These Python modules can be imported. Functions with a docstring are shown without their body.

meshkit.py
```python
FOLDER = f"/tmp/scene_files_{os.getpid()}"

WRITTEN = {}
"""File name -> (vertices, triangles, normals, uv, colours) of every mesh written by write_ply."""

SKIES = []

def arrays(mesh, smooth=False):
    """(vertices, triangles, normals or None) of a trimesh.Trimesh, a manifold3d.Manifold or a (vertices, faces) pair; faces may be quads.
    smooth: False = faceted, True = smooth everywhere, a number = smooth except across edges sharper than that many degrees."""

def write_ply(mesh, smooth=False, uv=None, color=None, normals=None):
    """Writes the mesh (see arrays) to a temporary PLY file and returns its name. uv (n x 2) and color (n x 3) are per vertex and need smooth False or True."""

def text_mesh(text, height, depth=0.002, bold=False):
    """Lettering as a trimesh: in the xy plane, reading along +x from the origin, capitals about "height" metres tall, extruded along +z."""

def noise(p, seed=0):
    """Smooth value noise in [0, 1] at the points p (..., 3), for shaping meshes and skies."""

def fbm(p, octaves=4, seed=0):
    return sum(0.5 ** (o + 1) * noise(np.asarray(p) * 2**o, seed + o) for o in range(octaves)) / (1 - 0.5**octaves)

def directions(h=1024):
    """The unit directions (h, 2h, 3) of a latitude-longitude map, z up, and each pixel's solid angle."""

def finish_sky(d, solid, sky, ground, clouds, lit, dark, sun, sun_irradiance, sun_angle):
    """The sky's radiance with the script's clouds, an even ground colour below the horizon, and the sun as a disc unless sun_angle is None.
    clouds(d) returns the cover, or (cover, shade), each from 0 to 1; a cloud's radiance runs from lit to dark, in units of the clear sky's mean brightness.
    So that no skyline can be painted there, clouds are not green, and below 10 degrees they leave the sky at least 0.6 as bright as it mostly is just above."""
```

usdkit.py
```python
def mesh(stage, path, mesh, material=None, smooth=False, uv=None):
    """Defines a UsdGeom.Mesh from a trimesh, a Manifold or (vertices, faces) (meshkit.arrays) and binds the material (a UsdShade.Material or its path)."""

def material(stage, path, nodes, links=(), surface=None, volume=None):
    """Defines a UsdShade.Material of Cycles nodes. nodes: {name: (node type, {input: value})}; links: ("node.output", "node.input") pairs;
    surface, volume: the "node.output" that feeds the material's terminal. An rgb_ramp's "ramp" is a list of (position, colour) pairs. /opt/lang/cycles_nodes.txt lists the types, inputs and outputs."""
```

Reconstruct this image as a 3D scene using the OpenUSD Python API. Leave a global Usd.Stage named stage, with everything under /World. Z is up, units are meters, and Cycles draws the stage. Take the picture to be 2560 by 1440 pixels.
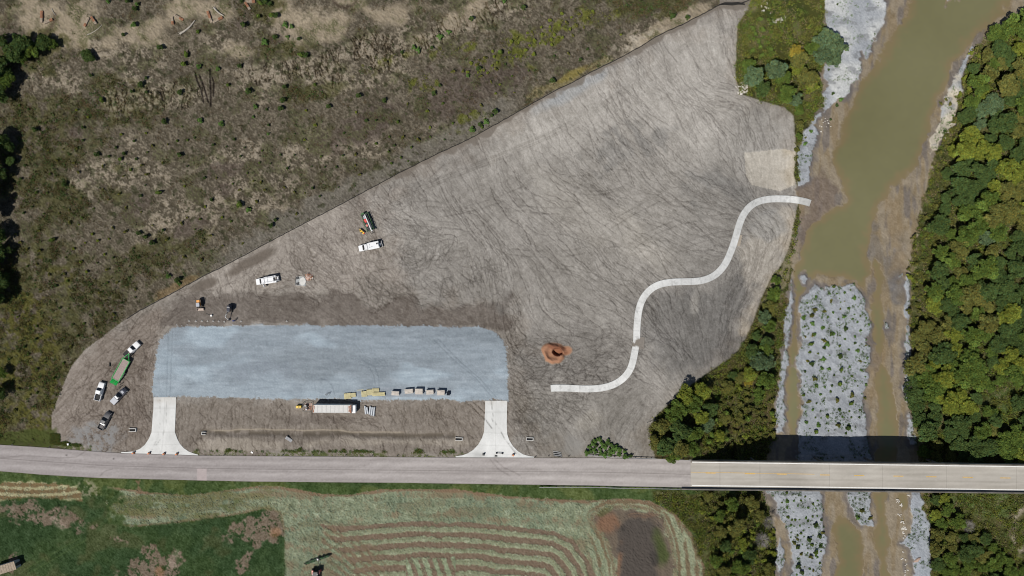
import math
import numpy as np
import trimesh
import usdkit
import manifold3d as m3
from PIL import Image, ImageDraw
from scipy import ndimage as ndi
from scipy.interpolate import CubicSpline
from pxr import Usd, UsdGeom, UsdLux, UsdShade, Gf, Sdf, Vt

stage = Usd.Stage.CreateInMemory()
UsdGeom.SetStageUpAxis(stage, 'Z')
UsdGeom.SetStageMetersPerUnit(stage, 1.0)
UsdGeom.Xform.Define(stage, '/World')

# ------------------------------------------------------------------ camera, sky, sun
CAM_H = 220.0                      # a drone looking straight down
S = 0.125                          # metres per photograph pixel at z = 0
cam = UsdGeom.Camera.Define(stage, '/World/camera')
cam.CreateHorizontalApertureAttr(36.0)
cam.CreateFocalLengthAttr(36.0 * CAM_H / (2560 * S))
cam.CreateClippingRangeAttr((1.0, 20000.0))
cam.AddTranslateOp().Set((0, 0, CAM_H))
cam.CreateExposureAttr(0.0)
EL, AZ = math.radians(56), math.radians(224)      # towards the sun: south-west
SKY_STRENGTH, SUN = 0.05, 1.14
K = np.array([1.33, 1.315, 1.30])                  # sunlit white under this light, linear
sky = UsdLux.DomeLight.Define(stage, '/World/sky')
sky.GetPrim().SetCustomDataByKey('kind', 'structure')
skm = usdkit.material(stage, '/World/Looks/sky_air', {
    's': ('sky_texture', {'sky_type': 'single_scattering', 'sun_disc': False, 'sun_elevation': EL, 'sun_rotation': AZ}),
    'b': ('background_shader', {'strength': SKY_STRENGTH})}, [('s.color', 'b.color')], surface='b.background')
UsdShade.MaterialBindingAPI.Apply(sky.GetPrim()).Bind(skm)
sun = UsdLux.DistantLight.Define(stage, '/World/sun')
sun.CreateIntensityAttr(SUN)
sun.CreateNormalizeAttr(True)
sun.CreateAngleAttr(0.5)
sun.CreateColorAttr(Gf.Vec3f(1, .955, .89))
SD = np.array([math.sin(AZ) * math.cos(EL), math.cos(AZ) * math.cos(EL), math.sin(EL)])
sun.AddOrientOp(UsdGeom.XformOp.PrecisionDouble).Set(Gf.Rotation(Gf.Vec3d(0, 0, 1), Gf.Vec3d(*SD)).GetQuat())


def lin(c):
    c = np.clip(np.asarray(c, float) / 255, 0, 1)
    return np.where(c < .04045, c / 12.92, ((c + .055) / 1.055) ** 2.4)


def alb(c):
    """Base colour of a surface whose sunlit tone is the sRGB colour c."""
    return np.clip(lin(c) / K, .004, .82)


# ------------------------------------------------------------------ survey raster: positions are read off in photograph pixels
U0, V0, U1, V1, ST = -24, -24, 2584, 1464, 2
us, vs = np.arange(U0, U1 + 1, ST, float), np.arange(V0, V1 + 1, ST, float)
NU, NV = len(us), len(vs)
UU, VV = np.meshgrid(us, vs)


def world(u, v, z):
    k = S * (CAM_H - np.asarray(z, float)) / CAM_H
    return np.stack([(np.asarray(u, float) - 1280) * k, (720 - np.asarray(v, float)) * k, np.asarray(z, float) + 0 * k], -1)


_nz = {}


def spline_up(n, m):
    """Weights (m x n) of a cubic spline through n knots at m even places."""
    x = np.linspace(1, n - 3, m)
    i = np.floor(x).astype(int)
    t = x - i
    W = np.zeros((m, n))
    r = np.arange(m)
    for k, wt in enumerate(((1 - t) ** 3, 3 * t ** 3 - 6 * t ** 2 + 4, -3 * t ** 3 + 3 * t ** 2 + 3 * t + 1, t ** 3)):
        W[r, np.minimum(i - 1 + k, n - 1)] += wt / 6
    return W



def nz(sc, seed, octv=2, an=(1, 1)):
    """Smooth noise over the raster, mean 0 and deviation 1; sc in photograph pixels."""
    key = (sc, seed, octv, an)
    if key not in _nz:
        out = np.zeros((NV, NU))
        for o in range(octv):
            sx, sy = sc * an[0] / 2 ** o, sc * an[1] / 2 ** o
            h, w = int((V1 - V0) / sy) + 5, int((U1 - U0) / sx) + 5
            g = np.random.default_rng(seed * 131 + o).standard_normal((h, w))
            if sx <= 3 and sy <= 3:
                f = ndi.gaussian_filter(np.random.default_rng(seed * 131 + o).standard_normal((NV, NU)), max(sx / 5, .3))
            else:
                f = spline_up(h, NV) @ g @ spline_up(w, NU).T
            out += f / f.std() * .55 ** o
        _nz[key] = out / out.std()
    return _nz[key]


def raster(poly):
    im = Image.new('L', (NU, NV))
    ImageDraw.Draw(im).polygon([((u - U0) / ST, (v - V0) / ST) for u, v in poly], fill=255)
    return np.asarray(im) > 127


def sdist(poly):
    """Signed distance to a polygon (or list of them), pixels, positive inside."""
    polys = poly if isinstance(poly[0], list) else [poly]
    m = np.zeros((NV, NU), bool)
    for p in polys:
        m |= raster(p)
    return (ndi.distance_transform_edt(m) - ndi.distance_transform_edt(~m)) * ST


def sstep(x, a, b):
    t = np.clip((x - a) / (b - a), 0, 1)
    return t * t * (3 - 2 * t)


def soft(poly, edge=4, warp=6, seed=1, sc=24):
    d = sdist(poly) + warp * nz(sc, seed, 3)
    return sstep(d, -edge, edge)


def blob(u, v, ru, rv, ang=0, warp=.25, seed=3):
    a = math.radians(ang)
    x, y = UU - u, VV - v
    p, q = (x * math.cos(a) + y * math.sin(a)) / ru, (-x * math.sin(a) + y * math.cos(a)) / rv
    r = np.sqrt(p * p + q * q) + warp * nz(40, seed, 3)
    return 1 - sstep(r, .55, 1.15)


def line_d(pts):
    """Distance to a polyline, pixels, and the position along it."""
    best = np.full((NV, NU), 1e9)
    for (a, b), (c, d) in zip(pts[:-1], pts[1:]):
        ex, ey = c - a, d - b
        t = np.clip(((UU - a) * ex + (VV - b) * ey) / (ex * ex + ey * ey), 0, 1)
        best = np.minimum(best, np.hypot(UU - a - t * ex, VV - b - t * ey))
    return best


def mixc(C, m, col, k=1.0):
    m = (m * k)[..., None]
    return C * (1 - m) + m * np.asarray(col, float)


# ---- outlines read from the photograph
FENCE = [(318, 796), (372, 765), (440, 729), (510, 690), (569, 661), (669, 607), (773, 553), (873, 500), (1000, 432), (1100, 382),
         (1170, 350), (1240, 311), (1347, 250), (1387, 227), (1425, 210), (1485, 177), (1560, 140), (1610, 112), (1640, 92), (1705, 62), (1760, 34), (1800, 12), (1855, 9), (1885, -4)]
LOT = [(128, 1112), (130, 1040), (150, 985), (180, 915), (215, 875), (262, 838), (318, 796)] + FENCE[1:-2] + [(1800, -40), (1885, -40), (1872, 20), (1845, 60), (1840, 120), (1838, 190), (1850, 235),
       (1905, 252), (1960, 268), (1985, 290), (1990, 380), (1985, 440), (2000, 490), (1990, 530), (1982, 575), (1972, 620), (1952, 665), (1925, 700),
       (1905, 745), (1885, 800), (1862, 850), (1835, 890), (1780, 925), (1740, 955), (1700, 985), (1650, 1030), (1620, 1070), (1630, 1110), (1640, 1160), (1300, 1150), (500, 1150), (210, 1130)]
PAD = [(398, 855), (412, 835), (435, 822), (465, 816), (700, 813), (960, 814), (1200, 819), (1238, 830), (1258, 852), (1266, 890), (1270, 1003), (1212, 1001), (1100, 1003),
       (1000, 999), (900, 1000), (800, 996), (640, 996), (440, 993), (385, 992), (382, 975), (386, 930)]
RIVER = [(1930, 1490), (1938, 1400), (1940, 1340), (1922, 1270), (1905, 1228), (1920, 1150), (1932, 1090), (1942, 1000), (1952, 900), (1962, 800), (1974, 700), (1985, 620), (1996, 540), (1994, 470),
         (1998, 400), (2012, 330), (2040, 282), (2062, 250), (2052, 190), (2058, 120), (2064, 60), (2062, -40), (2640, -40), (2520, 50), (2480, 78), (2440, 112), (2408, 180), (2392, 270), (2378, 320), (2330, 395),
         (2312, 470), (2290, 560), (2276, 650), (2272, 780), (2276, 900), (2274, 1000), (2292, 1110), (2300, 1235), (2322, 1310), (2326, 1390), (2338, 1490)]
RT = [(-40, 1110), (0, 1112), (100, 1118), (210, 1127), (300, 1133), (495, 1139), (900, 1142), (1140, 1144), (1335, 1145), (1500, 1145), (1640, 1148), (1728, 1151)]
RB = [(-40, 1175), (0, 1178), (110, 1187), (250, 1195), (500, 1201), (640, 1204), (1000, 1207), (1350, 1212), (1500, 1215), (1728, 1220)]
rt_v = np.interp(us, *zip(*RT))
rb_v = np.interp(us, *zip(*RB))

dR = sdist(RIVER)
dL = sdist(LOT)
dP = sdist(PAD)
left = UU < 2130 + (VV < 450) * 60

# ------------------------------------------------------------------ height of the land, metres (road level is 0)
Wl = np.interp(vs, [-24, 250, 420, 650, 850, 1100, 1250, 1464], [190, 190, 300, 360, 330, 215, 160, 170])[:, None]
zl = -11.2 * (1 - sstep(-dR, 0, Wl) ** .9)
zr = -11.2 + 6.2 * sstep(-dR, 0, 230)
Z = np.where(dR > 0, -11.2, np.where(left, zl, zr))
south = sstep(VV - rb_v[None], 6, 34)
Z = Z + np.where(left & (dR < 0), -1.0 * south * sstep(Z, -6, -1), 0)
dF = -dL
scrub = (dL < 0) & (VV < rt_v[None]) & (UU < 1890) & ~((UU > 1836) & (VV > 14))
Z = np.where(scrub, Z - .5 * sstep(dF, 0, 25) - (1.6 * sstep(nz(260, 5, 2), -.6, 1.2) + .8 * sstep(nz(110, 6, 2), -.5, 1.5)) * sstep(dF, 30, 160), Z)
ditch = np.exp(-((VV - 1085 - (UU - 840) * .012 + 1.5 * nz(50, 134, 2)) / (6.5 + 1.5 * nz(30, 135, 2))) ** 2) * sstep(UU, 490, 515) * (1 - sstep(UU, 1136, 1142))
Z -= .75 * ditch
rd = np.maximum(sstep(VV - rt_v[None], -14, -2), 0) * (1 - sstep(VV - rb_v[None], 2, 16))
Z = Z * (1 - rd * (UU < 1745)) + (-.12) * rd * (UU < 1745)
Z = ndi.gaussian_filter(Z, 2.0)

# ------------------------------------------------------------------ flow of the soil: streaks are drawn out along it
ctrl = [(1300, 330, 66), (1200, 400, 66), (1500, 215, 62), (1700, 110, 64), (1050, 480, 60), (1500, 380, 55), (1600, 420, 50), (1750, 350, 60),
        (1900, 340, 80), (1920, 430, 88), (1800, 230, 12), (1790, 150, 75), (1400, 500, 36), (1600, 520, 26), (1800, 560, 18), (1750, 460, 28), (1300, 600, 45), (1500, 650, 42), (1650, 680, 40), (1750, 630, 14),
        (1250, 700, 85), (1310, 760, 70), (1450, 790, 30), (1000, 580, 20), (1100, 640, -30), (1120, 720, 60), (1700, 780, 80), (1750, 830, 80), (1650, 880, 28), (1640, 940, 45), (1720, 900, 70), (1800, 820, 108), (1860, 740, 118), (1930, 620, 110), (1900, 560, 40),
        (1450, 870, -10), (1400, 930, 8), (1400, 1000, 12), (1450, 1050, 68), (1350, 1050, 55), (1560, 990, -38), (1600, 1080, -60), (250, 950, -50), (300, 860, -40), (200, 1050, -45), (340, 1000, 80), (700, 770, 2), (1100, 780, 2), (500, 780, 5),
        (700, 1050, 86), (1000, 1060, 84), (800, 1110, 85), (1050, 1110, 80), (900, 1020, 5), (650, 640, -55), (900, 620, 70), (800, 660, 40), (1230, 780, 80), (560, 720, 70), (400, 770, -50)]
cu, cv, ca = np.array(ctrl, float).T
gu, gv = np.meshgrid(np.linspace(U0, U1, 164), np.linspace(V0, V1, 94))
w = 1 / ((gu[..., None] - cu) ** 2 + (gv[..., None] - cv) ** 2 + 900.) ** 1.6
ang2 = np.radians(2 * ca)
c2, s2 = (w * np.cos(ang2)).sum(-1), (w * np.sin(ang2)).sum(-1)
th = np.arctan2(s2, c2) / 2
fx, fy = np.cos(th), np.sin(th)


def up(a):
    cy, cx = np.linspace(0, 93, NV), np.linspace(0, 163, NU)
    return ndi.map_coordinates(a, np.meshgrid(cy, cx, indexing='ij'), order=1)


T2 = np.arctan2(up(np.sin(2 * th)), up(np.cos(2 * th)))
TH = T2 / 2 + .08 * nz(18, 31, 2) + .08 * nz(60, 32, 1)
D2 = np.stack([np.cos(2 * TH), np.sin(2 * TH)])


def lic(noise, L, step=1.0):
    """Noise averaged along the flow."""
    ii, jj = np.meshgrid(np.arange(NV, dtype=float), np.arange(NU, dtype=float), indexing='ij')
    vx, vy = np.cos(TH), np.sin(TH)
    acc = noise.copy()
    for sgn in (1, -1):
        y, x, px, py = ii.copy(), jj.copy(), vx * sgn, vy * sgn
        for k in range(L):
            y += py * step
            x += px * step
            yi, xi = np.clip(np.rint(y).astype(int), 0, NV - 1), np.clip(np.rint(x).astype(int), 0, NU - 1)
            acc += noise[yi, xi]
            nx, ny = vx[yi, xi], vy[yi, xi]
            s = np.where(nx * px + ny * py < 0, -1.0, 1.0)
            px, py = nx * s, ny * s
    return acc / acc.std()


rng = np.random.default_rng(7)
STREAK = lic(ndi.gaussian_filter(rng.standard_normal((NV, NU)), .55), 9)
STREAK -= ndi.gaussian_filter(STREAK, 6)
STREAK /= STREAK.std()
TH0 = T2 / 2


def trace(n, region, length, wander, curl, seed, width=(1, 2.2), both=False, th=None):
    """Thin erosion lines or wheel scuffs followed from random starts inside region; returns their darkness."""
    TH0_ = TH0 if th is None else th
    g = np.random.default_rng(seed)
    im = Image.new('L', (int(U1 - U0), int(V1 - V0)))
    dr = ImageDraw.Draw(im)
    w_ = region.ravel() / region.sum()
    start = g.choice(NU * NV, n, p=w_)
    for k in start:
        y, x = divmod(int(k), NU)
        x, y = float(x), float(y)
        L = int(g.uniform(*length) / 4)
        a0 = TH0_[int(y), int(x)] + (math.pi if g.random() < .5 else 0) + g.normal(0, wander * .6)
        cv = g.normal(0, curl)
        dev, pts = 0.0, [(x * ST, y * ST)]
        ang = a0
        for _ in range(L):
            xi, yi = int(min(max(x, 0), NU - 1)), int(min(max(y, 0), NV - 1))
            if region[yi, xi] < .02:
                break
            t_ = TH0_[yi, xi]
            if math.cos(t_ - ang) < 0:
                t_ += math.pi
            dev = .82 * dev + g.normal(0, wander)
            ang = (t_ + dev) if not curl else ang + cv + g.normal(0, .08)
            x += 2 * math.cos(ang)
            y += 2 * math.sin(ang)
            pts.append((x * ST, y * ST))
        if len(pts) > 3:
            wd, tone = g.uniform(*width), int(g.uniform(90, 255))
            for p, q in zip(pts[:-1], pts[1:]):
                dr.line([p, q], fill=tone, width=max(1, int(round(wd * g.uniform(.6, 1.3)))))
            if both:
                ox, oy = -math.sin(a0) * 13, math.cos(a0) * 13
                dr.line([(px_ + ox, py_ + oy) for px_, py_ in pts], fill=tone, width=1)
    arr = np.asarray(im, float)[:2 * (NV - 1), :2 * (NU - 1)].reshape(NV - 1, 2, NU - 1, 2).mean((1, 3)) / 255
    return np.pad(arr, ((0, 1), (0, 1)))


BANDF = lic(ndi.gaussian_filter(rng.standard_normal((NV, NU)), 3.2), 34)
BANDF -= ndi.gaussian_filter(BANDF, 30)
BANDF /= BANDF.std()
CURL = np.zeros((NV, NU))
for sc, sd, wd in ((30, 41, .55), (16, 42, .5), (46, 43, .6)):
    n = nz(sc, sd, 2)
    CURL = np.maximum(CURL, np.exp(-(n / (np.hypot(*np.gradient(n)) + .02) / wd) ** 2) * sstep(nz(34, sd + 9, 2), -.3, .7))

f2, f6, f12 = nz(3, 51, 1), nz(7, 52, 2), nz(14, 53, 2)
f40, f90 = nz(40, 54, 2), nz(90, 55, 2)
FINE = nz(2, 50, 1)

# ------------------------------------------------------------------ colour of the bare soil of the lot
C = np.zeros((NV, NU, 3)) + (131, 123, 114)
C = mixc(C, sstep(f90, -.8, 1.4), (141, 133, 124), .7)
C = mixc(C, soft([(1240, 320), (1560, 150), (1830, 20), (1840, 200), (1850, 240), (1960, 268), (1990, 300), (1990, 470), (1850, 470), (1500, 360), (1250, 420)], 60, 20, 4), (156, 148, 138), .9)
C = mixc(C, soft([(1330, 400), (1600, 330), (1850, 480), (1830, 640), (1600, 700), (1400, 640)], 60, 25, 5), (137, 129, 119), .8)
C = mixc(C, blob(1500, 560, 180, 60, 30) + blob(1650, 640, 120, 40, 40), (152, 143, 130), .5)
C = mixc(C, blob(1760, 470, 130, 45, 25, .35, 8) * sstep(BANDF + f12 * .5, -1.3, .9), (116, 112, 107), .7)
C = mixc(C, blob(1590, 350, 120, 44, -25, .45, 9) * sstep(BANDF + f12 * .5, -1.0, 1.0), (118, 114, 109), .7)
C = mixc(C, blob(1450, 215, 120, 22, -28, .15), (140, 146, 152), .75)
C = mixc(C, sstep(-np.abs(sdist([(1862, 382), (1960, 372), (1988, 380), (1986, 462), (1950, 478), (1880, 462), (1866, 440)])) + sdist([(1862, 382), (1960, 372), (1988, 380), (1986, 462), (1950, 478), (1880, 462), (1866, 440)]), -5, 1) , (186, 172, 148), .92)
C = mixc(C, soft([(1600, 860), (1605, 760), (1640, 728), (1760, 720), (1860, 700), (1850, 840), (1780, 920), (1680, 930)], 25, 14, 6), (111, 106, 101), .85)
C = mixc(C, blob(1735, 765, 18, 38, 0, .2), (150, 141, 128), .7)
C = mixc(C, soft([(1850, 640), (1900, 540), (1985, 515), (1990, 580), (1950, 680), (1900, 750), (1860, 840), (1840, 840), (1880, 740)], 16, 10, 7), (166, 152, 132), .85)
C = mixc(C, blob(1925, 550, 50, 45, 0, .25, 12), (140, 140, 138), .6)
C = mixc(C, soft([(1300, 820), (1560, 830), (1590, 960), (1380, 950), (1290, 930)], 25, 15, 8), (118, 110, 102), .7)
C = mixc(C, soft([(1290, 1000), (1560, 985), (1640, 1030), (1620, 1140), (1340, 1140)], 25, 15, 9), (122, 114, 103), .7)
C = mixc(C, blob(1480, 1050, 50, 22, -20), (150, 140, 122), .5)
C = mixc(C, soft([(125, 1120), (140, 980), (240, 850), (330, 800), (400, 770), (385, 1130)], 20, 10, 10), (127, 114, 103), .85)
C = mixc(C, soft([(440, 735), (900, 490), (1000, 470), (1010, 700), (900, 720), (560, 735)], 25, 14, 11), (148, 138, 128), .8)
C = mixc(C, soft([(395, 815), (420, 775), (520, 735), (720, 730), (960, 745), (1180, 775), (1278, 745), (1282, 820), (1258, 830), (1200, 818), (450, 815)], 9, 9, 12), (102, 92, 84), .9)
C = mixc(C, soft([(385, 1000), (1270, 1004), (1280, 1140), (380, 1140)], 18, 8, 13), (124, 113, 102), .9)
C = mixc(C, blob(800, 1050, 140, 14, 0, .3), (104, 93, 84), .7)
C = mixc(C, blob(620, 1112, 130, 14, 0, .3) + blob(1000, 1105, 200, 14, 0, .3), (150, 139, 124), .6)
swirl = soft([(125, 1120), (330, 800), (900, 490), (1010, 480), (1120, 600), (1240, 700), (1280, 860), (1560, 830), (1580, 960), (1300, 1120), (400, 1140)], 50, 25, 14)
grey = np.clip(soft([(900, 480), (1240, 320), (1840, -30), (1880, 240), (2000, 300), (1980, 700), (1600, 1140), (1300, 1140), (1290, 800), (1000, 740)], 90, 20, 46), .45, .9)
lum = C @ [.3, .59, .11]
C = C * (1 - .75 * grey[..., None]) + (lum[..., None] * np.array([1.02, 1.0, .965])) * .75 * grey[..., None]
C = C * (1.05 + .10 * grey[..., None])
strip_d = soft([(395, 815), (420, 775), (520, 735), (720, 730), (960, 745), (1180, 775), (1278, 745), (1282, 820), (1258, 830), (1200, 818), (450, 815)], 9, 9, 12)
east = sstep(dL, 4, 12) * (1 - swirl) * (dP < -4)
RILL = np.clip(trace(640, east * (.1 + sstep(nz(80, 61, 2), -.3, 1.2)), (60, 260), .16, 0, 61, (1.0, 2.1)), 0, 1)
RILL = np.maximum(RILL, trace(600, east, (20, 90), .25, 0, 62, (1, 1.2)) * .5)
dz = sstep(dL, 2, 8) * (VV > 1010) * (UU > 380) * (UU < 1280) * (dP < -6)
RILL = np.maximum(RILL, trace(420, dz * (1 - .7 * np.exp(-((VV - 1085) / 10) ** 2)), (18, 60), .28, 0, 63, (1, 2.4)))
west = sstep(dL, 3, 8) * swirl * (1 - strip_d) * (1 - dz) * (dP < -4)
SCUFF = np.clip(trace(900, west, (24, 110), .2, .09, 64, (1, 2.2), True) + .7 * trace(900, west, (14, 60), .5, 0, 65, (1, 2)), 0, 1)
CURL = CURL * (1 - strip_d) * (1 - .7 * dz)
lotw = sstep(dL, -4, 2)
band = sstep(nz(70, 61, 2), -.5, .8)
C = C + (BANDF * 2.4 * (1 - .6 * swirl))[..., None] + (STREAK * (4.0 - .8 * swirl))[..., None] * np.array([1, .98, .95])
rill_w = 1.0
STRAW = sstep(sdist([(1858, 378), (1964, 368), (1992, 378), (1990, 466), (1950, 482), (1876, 466)]), -4, 6)
RILL = RILL * (1 - .93 * STRAW)
tw = np.zeros((NV, NU))
for k in range(16):
    gk = np.random.default_rng(200 + k)
    a0, b0 = gk.uniform(950, 1750), gk.uniform(300, 760)
    e0 = gk.uniform(-.7, .5) + (math.pi if k % 2 else 0)
    cv, p_ = gk.normal(0, .035), [(a0, b0)]
    for _ in range(26):
        e0 += cv
        p_.append((p_[-1][0] + 9 * math.cos(e0), p_[-1][1] + 9 * math.sin(e0)))
    for off in (-7.5, 7.5):
        q_ = [(x_ - off * math.sin(e0), y_ + off * math.cos(e0)) for x_, y_ in p_]
        tw = np.maximum(tw, np.exp(-(line_d(q_[::3]) / 1.7) ** 2))
tw *= sstep(f12 + .5 * FINE, -1.0, .8) * (dL > 4) * (1 - STRAW)
C = C - (RILL * 38 + SCUFF * 40 + tw * 22)[..., None] * np.array([1, 1, .97])
C = C - (CURL * swirl * 20)[..., None] * np.array([1, 1, .97])
C = C + (f6 * 3.5 + f2 * 4 + FINE * 4 + f40 * 3)[..., None]
HD = -.03 * tw - .08 * RILL - .07 * SCUFF - .05 * CURL * swirl + .010 * STREAK + .025 * f6 * swirl
# vehicle tracks on the soil
trk = np.zeros((NV, NU))
for off in (-7, -3, 3, 8):
    d = line_d([(960, 505 + off), (1240, 395 + off), (1380, 335 + off), (1500, 268 + off), (1640, 170 + off), (1740, 95 + off), (1800, 40 + off)])
    trk = np.maximum(trk, np.exp(-(d / 1.6) ** 2))
C -= (trk * sstep(f40, -1, 1) * 20)[..., None]
for a, b, r0, r1, seg in ((1345, 885, 44, 60, 1), (1290, 850, 18, 26, 1), (1030, 640, 20, 26, 0)):
    r = np.hypot(UU - a, (VV - b) * 1.3)
    C -= (np.exp(-((r - r0) / 1.8) ** 2) + np.exp(-((r - r1) / 1.8) ** 2))[..., None] * 14
for dx in (0, 17):
    d = line_d([(1163 + dx, 1002), (1212 + dx, 1048), (1250 + dx, 1098)])
    C -= (np.exp(-(d / 1.7) ** 2) * sstep(FINE + f6, -.8, .6) * 55)[..., None]
    HD -= .06 * np.exp(-(d / 1.8) ** 2)
# pit of orange clay with its spoil
pr = np.hypot(UU - 1383, VV - 884) + 2.5 * f12
pit = np.maximum(1 - sstep(pr, 25, 30), blob(1416, 876, 13, 11, 0, .2))
C = mixc(C, pit, (172, 128, 101))
C = mixc(C, blob(1392, 868, 20, 9, 10, .2), (128, 84, 64), .8)
C = mixc(C, sstep(pit, .05, .5) * (1 - sstep(pit, .5, .95)), (168, 138, 112), .5)
hole = (1 - sstep(np.hypot((UU - 1393) / 1.25, VV - 879) + 1.2 * f6, 8, 11))
C = mixc(C, hole, (146, 100, 76))
C = mixc(C, sstep(np.hypot(UU - 1404, VV - 880), 14, 0) * 0 + blob(1403, 880, 17, 12, 0, .15) * sstep(nz(5, 66, 1, (4, 1)), -.4, .4), (134, 86, 62), .6)
HD += .9 * np.exp(-((pr - 20) / 7) ** 2) * pit - 1.9 * hole * (UU < 1412)
# gravel apron by the grey pickup, wet grey seep
C = mixc(C, blob(245, 1095, 45, 45, 0, .3, 15) * sstep(FINE + f6, -1.2, .3), (142, 142, 142), .8)
C = mixc(C, blob(1430, 1120, 24, 26, 0, .3, 16), (146, 143, 138), .7)
# damp mud just below the silt fence
dfl = line_d(FENCE)
C = mixc(C, (1 - sstep(dfl + 4 * f12, 6, 13)) * sstep(UU, 880, 1000), (118, 110, 101), .8)
C = mixc(C, blob(630, 655, 60, 14, -28, .2) + blob(510, 712, 30, 14, -28), (106, 97, 88), .8)
# drainage ditch
C = mixc(C, np.clip(ditch * 1.1, 0, 1) * sstep(f12 + f6, -2.2, .2), (94, 86, 75), .8)
ln = np.exp(-((VV - 1078 - 2 * f40 - (UU - 840) * .012) / 1.6) ** 2) * sstep(UU, 520, 540) * (1 - sstep(UU, 1000, 1020))
C = mixc(C, ln, (170, 158, 140), .7)

# gravel pad
G = np.zeros((NV, NU, 3)) + (147, 157, 165)
G = mixc(G, sstep(nz(120, 71, 3, (1.6, .6)), -.6, 1.0), (134, 143, 150), .85)
G = mixc(G, sstep(nz(60, 72, 3, (1.6, .7)), .5, 1.6), (168, 182, 192), .8)
G = mixc(G, blob(640, 935, 130, 30, 0, .3, 18) + blob(850, 975, 180, 14, 0, .35, 19) * .6, (135, 144, 153), .5)
G = mixc(G, soft([(385, 955), (600, 960), (790, 945), (870, 975), (1265, 965), (1270, 1003), (385, 994)], 22, 16, 20, 40), (163, 175, 184), .6)
G = mixc(G, blob(1000, 982, 130, 16, 0, .2, 21), (140, 147, 155), .7)
G = mixc(G, blob(1025, 995, 120, 7, 0, .3, 22), (172, 186, 196), .8)
G += (nz(3, 73, 1, (5, 1)) * 3 + nz(5, 74, 2, (9, 1)) * 2.5 + FINE * 4.5 + f6 * 2)[..., None]
padtr = np.zeros((NV, NU))
for pts in ([(425, 990), (432, 830)], [(416, 990), (421, 840)], [(1085, 850), (1140, 905), (1190, 945), (1228, 990)], [(1096, 848), (1152, 905), (1202, 948), (1240, 992)], [(905, 912), (925, 920), (935, 940), (938, 960)], [(912, 905), (936, 915), (946, 940), (948, 965)],
            [(786, 955), (790, 975)], [(790, 948), (815, 950), (832, 965), (836, 985)], [(800, 945), (824, 952), (834, 972)]):
    padtr = np.maximum(padtr, np.exp(-(line_d(pts) / 1.4) ** 2))
G -= (padtr * 14)[..., None]
G = mixc(G, np.exp(-((VV - 813) / 1.6) ** 2) * (np.abs(UU - 560) < 130), (205, 205, 205), .6)
padm = sstep(dP + 1.8 * f12 + 1.2 * f6 + 1.6 * FINE, -1.5, 1.5)
C = mixc(C, padm, 0) + G * padm[..., None]
HD = HD * (1 - padm) + padm * (.07 - .03 * padtr + .006 * FINE)

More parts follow.
